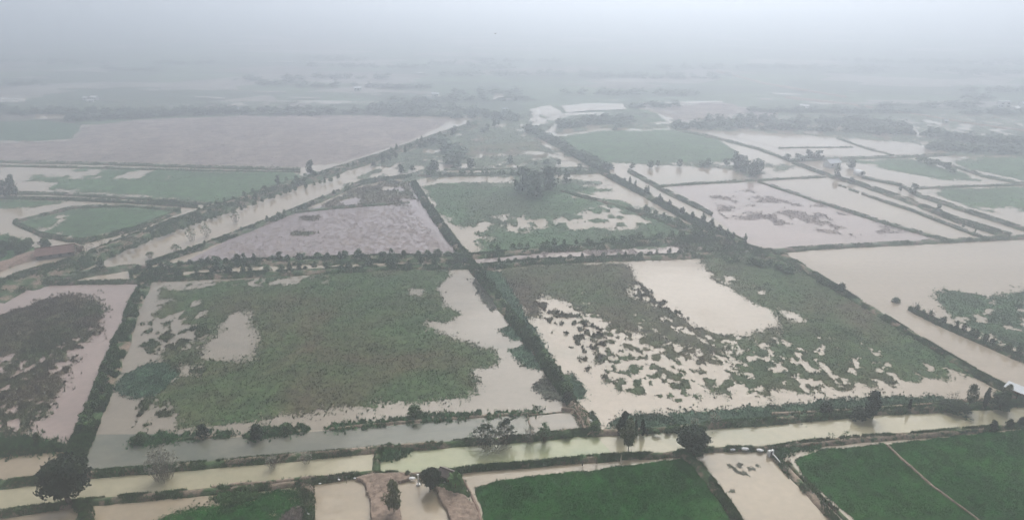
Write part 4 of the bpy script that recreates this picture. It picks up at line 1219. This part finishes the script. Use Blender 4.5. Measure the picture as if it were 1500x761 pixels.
# low brush too small to tell apart: one mass
BV, BQ, boff = [], [], 0
for st, x, y, ww, hh, z in MASS:
    me = SHRUB[st][boff % len(SHRUB[st])]
    v = np.zeros(len(me.vertices) * 3)
    me.vertices.foreach_get('co', v)
    v = v.reshape(-1, 3) * np.array([ww * mpx(y), ww * mpx(y), tall(y, hh)])
    a = random.uniform(0, 6.28)
    gx, gy = ground(x, y)
    v = np.stack([gx + v[:, 0] * math.cos(a) - v[:, 1] * math.sin(a), gy + v[:, 0] * math.sin(a) + v[:, 1] * math.cos(a), v[:, 2] + z], 1)
    BV.append(v)
    BQ.append(np.arange(len(v)).reshape(-1, 4) + boff)
    boff += len(v)
o = mesh_np('dike_brush', np.concatenate(BV), np.concatenate(BQ), None, M['leaf'])
tag(o, 'small brush growing along the farther dikes and embankments', 'brush', kind='stuff')

# far woods: seen through haze as one mass
fr = np.random.default_rng(99)
FV, FQ, off = [], [], 0
base = crown_mesh('bush', 9, 8, .17, 'leaf_far', 77, .24)
bv = np.zeros(len(base.vertices) * 3)
base.vertices.foreach_get('co', bv)
bv = bv.reshape(-1, 3)
bq = np.arange(len(bv)).reshape(-1, 4)


def far_row(pts, n, jit, wm=(6, 10), hm=(2.5, 5)):
    global off
    P = np.array(pts, float)
    L = np.concatenate([[0], np.cumsum(np.linalg.norm(np.diff(P, axis=0), axis=1))])
    for k in range(n):
        s = fr.random() * L[-1]
        x, y = np.interp(s, L, P[:, 0]), np.interp(s, L, P[:, 1])
        gx, gy = ground(x + fr.normal(0, jit), y + fr.normal(0, jit * .25))
        w, h = fr.uniform(*wm), fr.uniform(*hm)
        a = fr.uniform(0, 6.28)
        c, s_ = math.cos(a) * w, math.sin(a) * w
        V = np.stack([gx + bv[:, 0] * c - bv[:, 1] * s_, gy + bv[:, 0] * s_ + bv[:, 1] * c, bv[:, 2] * h - .2], 1)
        FV.append(V)
        FQ.append(bq + off)
        off += len(V)


far_row([(-60, 165), (120, 166), (300, 165), (450, 163), (560, 166), (690, 172)], 190, 5)
far_row([(100, 178), (140, 172), (250, 168)], 50, 5)
far_row([(540, 160), (640, 158), (720, 168), (760, 176)], 90, 7)
far_row([(822, 186), (870, 180), (920, 178), (905, 188)], 70, 5, hm=(3, 6))
far_row([(990, 188), (1080, 186), (1200, 190), (1330, 196), (1420, 206), (1580, 214)], 140, 6, hm=(3, 6))
far_row([(1040, 178), (1200, 180), (1330, 184)], 70, 5, hm=(3, 6))
far_row([(1360, 218), (1450, 222), (1580, 224)], 90, 5)
far_row([(770, 190), (810, 206), (850, 230), (880, 248)], 50, 3)
far_row([(640, 208), (670, 230), (660, 246)], 30, 5)
for k in range(46):
    y = 84 + 84 * fr.random() ** 1.2
    x = fr.uniform(-50, 1550)
    l = fr.uniform(40, 220)
    far_row([(x, y), (x + l, y + fr.uniform(-3, 4))], int(l / 7), 3, (7, 15), (2, 5))
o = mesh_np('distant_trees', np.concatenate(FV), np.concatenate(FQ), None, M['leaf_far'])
tag(o, 'faint distant woods and hedgerows fading into the haze', 'trees', kind='stuff')


# ------------------------------------------------------------------ buildings and small things
def house(px, py, L, Wd, hw, hr, rz, label, wall, roof, name='house', windows=3, door=True):
    x, y = ground(px, py)
    e = empty(name, (x, y, .3), label, 'house', rz=rz)
    m = MB()
    m.box(-L / 2, L / 2, -Wd / 2, Wd / 2, -.4, hw)
    for s in (-1, 1):
        a = s * (L / 2 - .005)
        m.add([(a, -Wd / 2, hw), (a, Wd / 2, hw), (a, 0, hw + hr - .05), (a - s * .25, -Wd / 2, hw), (a - s * .25, Wd / 2, hw), (a - s * .25, 0, hw + hr - .05)],
              [(0, 1, 2), (3, 5, 4), (0, 2, 5, 3), (1, 4, 5, 2)])
    m.build('wall', M[wall], e)
    r = MB()
    o_, tk = .45, .12
    for s in (-1, 1):
        y0, z0, z1 = s * (Wd / 2 + o_), hw - hr * o_ / (Wd / 2) + .03, hw + hr + .03
        v = [(-L / 2 - o_, y0, z0), (L / 2 + o_, y0, z0), (L / 2 + o_, 0, z1), (-L / 2 - o_, 0, z1)]
        r.add(v + [(a, b, c + tk) for a, b, c in v], [(3, 2, 1, 0), (4, 5, 6, 7), (0, 1, 5, 4), (1, 2, 6, 5), (2, 3, 7, 6), (3, 0, 4, 7)])
    r.build('roof', M[roof], e)
    k = MB()
    k.tube([(-L / 2 - o_, 0, hw + hr + tk + .06), (L / 2 + o_, 0, hw + hr + tk + .06)], .14, 6)
    k.build('ridge_cap', M[roof], e)
    for i in range(windows):
        wx = -L / 2 + L * (i + .5) / windows
        w = MB()
        if door and i == windows // 2:
            w.box(wx - .5, wx + .5, -Wd / 2 - .06, -Wd / 2 + .02, 0, min(2.1, hw * .85))
            w.build('door', M['dark'], e)
        else:
            w.box(wx - .5, wx + .5, -Wd / 2 - .05, -Wd / 2 + .02, hw * .35, hw * .75)
            w.build('window', M['dark'], e)
    return e


house(84, 373, 11.5, 6.5, 1.3, 1.6, .42, 'long farm house with red brown roof below the bare trees', 'wall', 'tile', windows=4)
house(655, 702, 2.2, 1.8, 1.5, .6, -.5, 'little dark roofed hut between the round tree and the banana clump', 'brick', 'rust', 'hut', 1)
house(1218, 244, 7, 5, 2.4, 1.4, .3, 'pale roofed farm shed behind the round tree on the diagonal dike', 'white', 'tin', windows=2)
for q, (a, b, L, hh, lb) in enumerate((
        (127, 146, 13, 3, 'small white house in the haze, first of three close together'), (133, 150, 11, 3, 'small white house in the haze, middle of three close together'), (139, 146, 14, 4, 'brightest white house in the haze, last of three'),
        (524, 132, 15, 4, 'faint white long roofed building in the hazy distance'), (638, 140, 14, 3, 'pale roofed house by the hazy tree belt'), (1487, 162, 16, 4, 'white low building at the hazy east road'),
        (1500, 155, 16, 4, 'faint white building beyond the low one on the east road'), (1178, 158, 15, 3, 'white roof in the hazy fields near the pale road'), (1384, 180, 8, 3, 'tiny white hut beside the pale far road'),
        (330, 164, 9, 3, 'faint white hut on the edge of the mauve field'), (346, 163, 8, 3, 'second faint white hut on the edge of the mauve field'), (740, 163, 9, 3, 'tiny pale hut at the end of the far canal'))):
    house(a, b, L * .42, L * .26, hh * .5, .8, (q * .7) % 1.2 - .5, lb, 'white', 'white' if q in (0, 1, 2, 5, 7) else 'tin', windows=3)
for a, lb in ((1465, 'pale hazy tower block, first of the pair near the east road'), (1474, 'pale hazy tower block, second of the pair near the east road')):
    x, y = ground(a, 158)
    e = empty('tower_block', (x, y, -.3), lb, 'building')
    m = MB()
    m.box(-1.9, 1.9, -1.9, 1.9, 0, 5.2)
    m.build('wall', M['white'], e)
    r = MB()
    r.box(-2.1, 2.1, -2.1, 2.1, 5.203, 5.6, .9)
    r.build('roof', M['tin'], e)
    for zz in (1.3, 3.4):
        w = MB()
        w.box(-.9, .9, -1.97, -1.88, zz, zz + 1.1)
        w.build('window', M['dark'], e)
# white arched hut
x, y = ground(1258, 256)
e = empty('arch_hut', (x, y, .4), 'white arched hut beside the pale wedge field', 'hut', rz=.3)
m = MB()
v, f = [], []
for k in range(9):
    a = math.pi * k / 8
    for s in (-1, 1):
        v.append((2.2 * math.cos(a), s * 2.0, 2.2 * math.sin(a)))
for k in range(8):
    f.append((k * 2, k * 2 + 1, k * 2 + 3, k * 2 + 2))
f += [tuple(range(0, 18, 2)), tuple(range(1, 18, 2))[::-1]]
m.add(v, f)
m.build('roof', M['white'], e)
m = MB()
m.box(-.7, .7, -2.06, -1.98, 0, 1.6)
m.build('door', M['dark'], e)

# metal shed on the east corner
x, y = ground(1500, 590)
e = empty('metal_shed', (x, y, .8), 'grey metal roofed open shed at the corner of the long diagonal bank', 'shed', rz=-.95)
r = MB()
n_ = 26
for k in range(n_):
    a = -4.4 + 8.8 * k / n_
    b = a + 8.8 / n_
    dz = .04
    mid = (a + b) / 2
    r.add([(a, -1.3, 1.9), (mid, -1.3, 1.9 + dz), (b, -1.3, 1.9), (a, 1.3, 2.5), (mid, 1.3, 2.5 + dz), (b, 1.3, 2.5)], [(0, 1, 4, 3), (1, 2, 5, 4)])
r.build('roof', M['tin'], e)
for i in range(4):
    for s, hh in ((-1.15, 1.9), (1.15, 2.43)):
        mm = MB()
        a = -4.1 + i * 2.73
        mm.box(a - .06, a + .06, s - .06, s + .06, -.6, hh)
        mm.build('post', M['bark'], e)
mm = MB()
mm.box(-4.2, 4.2, 1.16, 1.24, 0, 1.6)
mm.build('back_wall', M['brick'], e)

# sluice with white pipe
x, y = ground(1128, 667)
e = empty('sluice_gate', (x, y, .3), 'white concrete sluice at the corner of the square east pond', 'sluice', rz=.3)
m = MB()
m.box(-.55, -.3, -.4, .4, -.4, .9)
m.box(.3, .55, -.4, .4, -.4, .9)
m.box(-.62, .62, -.2, .2, .903, 1.1)
m.build('frame', M['white'], e)
m = MB()
m.box(-.297, .297, -.06, .06, -.3, .7)
m.build('gate_panel', M['rust'], e)
m = MB()
m.tube([(0, 0, 1.103), (0, 0, 1.8)], .05, 6)
m.box(-.2, .2, -.04, .04, 1.8, 1.87)
m.build('crank', M['rust'], e)
a, b = ground(1131, 669), ground(1142, 681)
e = empty('white_pipe', (a[0], a[1], .75), 'long white pipe lying on the bank beside the sluice', 'pipe')
m = MB()
d = (b[0] - a[0], b[1] - a[1])
m.tube([(0, 0, .1), (d[0] * .5, d[1] * .5, .12), (d[0], d[1], .0)], .13, 10)
m.build('barrel', M['white'], e)
m = MB()
m.tube([(d[0] * .02, d[1] * .02, .1), (d[0] * .08, d[1] * .08, .104)], .19, 10)
m.build('flange', M['white'], e)


def sack(px, py, L, label, rz=0.0, mat='sack', z=.55, flat=.33):
    x, y = ground(px, py)
    m = MB()
    pts = [(-L / 2, 0, 0), (-L * .42, 0, 0), (-L * .2, .02, .03), (L * .1, -.03, .02), (L * .4, 0, 0), (L / 2, 0, 0)]
    m.tube(pts, [L * .05, L * .2, L * .27, L * .25, L * .2, L * .06], 9)
    m.v = [(a, b * (1 + .2 * math.sin(a * 9)), max(c * flat * 2.2, -.12)) for a, b, c in m.v]
    o_ = m.build('white_sack', M[mat])
    o_.location = (x, y, z)
    o_.rotation_euler = (0, 0, rz)
    return tag(o_, label, 'sack')


sack(1091, 660, 1.6, 'large white sack on the bund above the square east pond', .05)
sack(1113, 662, 1.4, 'white sack nearest the sluice on the bund', -.2)
sack(1073, 661, 1.1, 'greyish flat sack on the bund near the broad dark green tree', 0, 'tin')
sack(990, 666, .8, 'small white sack beside the broad dark green tree', .3)
sack(866, 619, 1.0, 'white sack on the muddy corner of the central dike', -.9)
sack(864, 625, .6, 'little white bag below the sack on the muddy dike corner', .4)
sack(604, 703, 1.3, 'white float tank at the head of the small pond', .1)
sack(651, 709, .5, 'tiny white bag in front of the little hut', .4)
sack(452, 755, .6, 'white bag dropped on the green dike by the square pond', -.5)
sack(497, 705, .6, 'white bag on the curved bank of the square pond', -.5)
sack(520, 703, .5, 'white bag by the dug clay at the pond corner', .6)
sack(469, 711, .5, 'white scrap at the bend of the curved pond bank', .2)
sack(1236, 645, .5, 'small white scrap among weed stalks on the rice bund', .2)

# poles
x, y = ground(613, 710)
e = empty('concrete_post', (x, y, 0), 'white concrete post standing at the edge of the small pond', 'post')
m = MB()
m.box(-.5, .5, -.35, .35, -.3, .35, .7)
m.build('base', M['white'], e)
m = MB()
m.box(-.13, .13, -.13, .13, .353, 2.5, .85)
m.build('post', M['white'], e)
m = MB()
m.box(-.2, .2, -.16, .16, 2.503, 2.62)
m.build('cap', M['white'], e)
for q, (a, b) in enumerate(((508, 707), (482, 704), (603, 700))):
    x, y = ground(a, b)
    e = empty('fence_post', (x, y, .2), ('thin grey stake on the curved pond bank', 'thin stake at the bend above the square pond', 'thin stake beside the white float tank')[q], 'post')
    m = MB()
    m.tube([(0, 0, -.2), (.02, 0, 1.3)], [.05, .04], 6)
    m.build('stake', M['bark_pale'], e)
    m = MB()
    m.tube([(.02, 0, 1.3), (.02, 0, 1.36)], [.055, .05], 6)
    m.build('top', M['white'], e)

# a bird crossing in front of the haze
u, v_ = (725.5 - 750) / FOC, (380.5 - 49.5) / FOC
D = 95.0
loc = (u * D, (CT + v_ * ST) * D, H + (-ST + v_ * CT) * D)
e = empty('bird', loc, 'tiny dark bird flying high in the pale haze', 'bird', rz=.5, scale=(.85, .85, .85))
m = MB()
m.tube([(0, -.17, 0), (0, -.1, .01), (0, 0, .015), (0, .1, .01), (0, .15, .012), (0, .19, 0)], [.012, .035, .05, .038, .03, .006], 8)
m.build('body', M['bird'], e)
for s in (-1, 1):
    m = MB()
    m.add([(s * .03, .06, .02), (s * .03, -.06, .02), (s * .16, -.05, .07), (s * .16, .07, .075), (s * .3, -.04, .05), (s * .3, .0, .052),
           (s * .03, .06, .01), (s * .03, -.06, .01), (s * .16, -.05, .062), (s * .16, .07, .066), (s * .3, -.04, .046), (s * .3, .0, .047)],
          [(0, 1, 2, 3), (3, 2, 4, 5), (9, 8, 7, 6), (11, 10, 8, 9), (0, 3, 9, 6), (3, 5, 11, 9), (1, 7, 8, 2), (2, 8, 10, 4), (4, 10, 11, 5)])
    m.build('wing', M['bird'], e)
m = MB()
m.add([(-.02, -.15, .005), (.02, -.15, .005), (.06, -.28, .005), (-.06, -.28, .005), (-.02, -.15, -.005), (.02, -.15, -.005), (.06, -.28, 0), (-.06, -.28, 0)],
      [(0, 3, 2, 1), (4, 5, 6, 7), (0, 1, 5, 4), (1, 2, 6, 5), (2, 3, 7, 6), (3, 0, 4, 7)])
m.build('tail', M['bird'], e)

# ------------------------------------------------------------------ haze: one closed box of pale air round everything
m = MB()
m.box(-6300, 6300, -300, 9000, -1.6, H + 3)
hz = m.build('haze', bpy.data.materials.new('haze'))
tag(hz, kind='stuff')
hm = hz.data.materials[0]
hm.use_nodes = True
ht = hm.node_tree
ht.nodes.clear()
out = ht.nodes.new('ShaderNodeOutputMaterial')
pv = ht.nodes.new('ShaderNodeVolumePrincipled')
pv.inputs['Color'].default_value = HAZE_COLOR
pv.inputs['Density'].default_value = HAZE_DENSITY
pv.inputs['Anisotropy'].default_value = 0.78
ht.links.new(pv.outputs[0], out.inputs['Volume'])
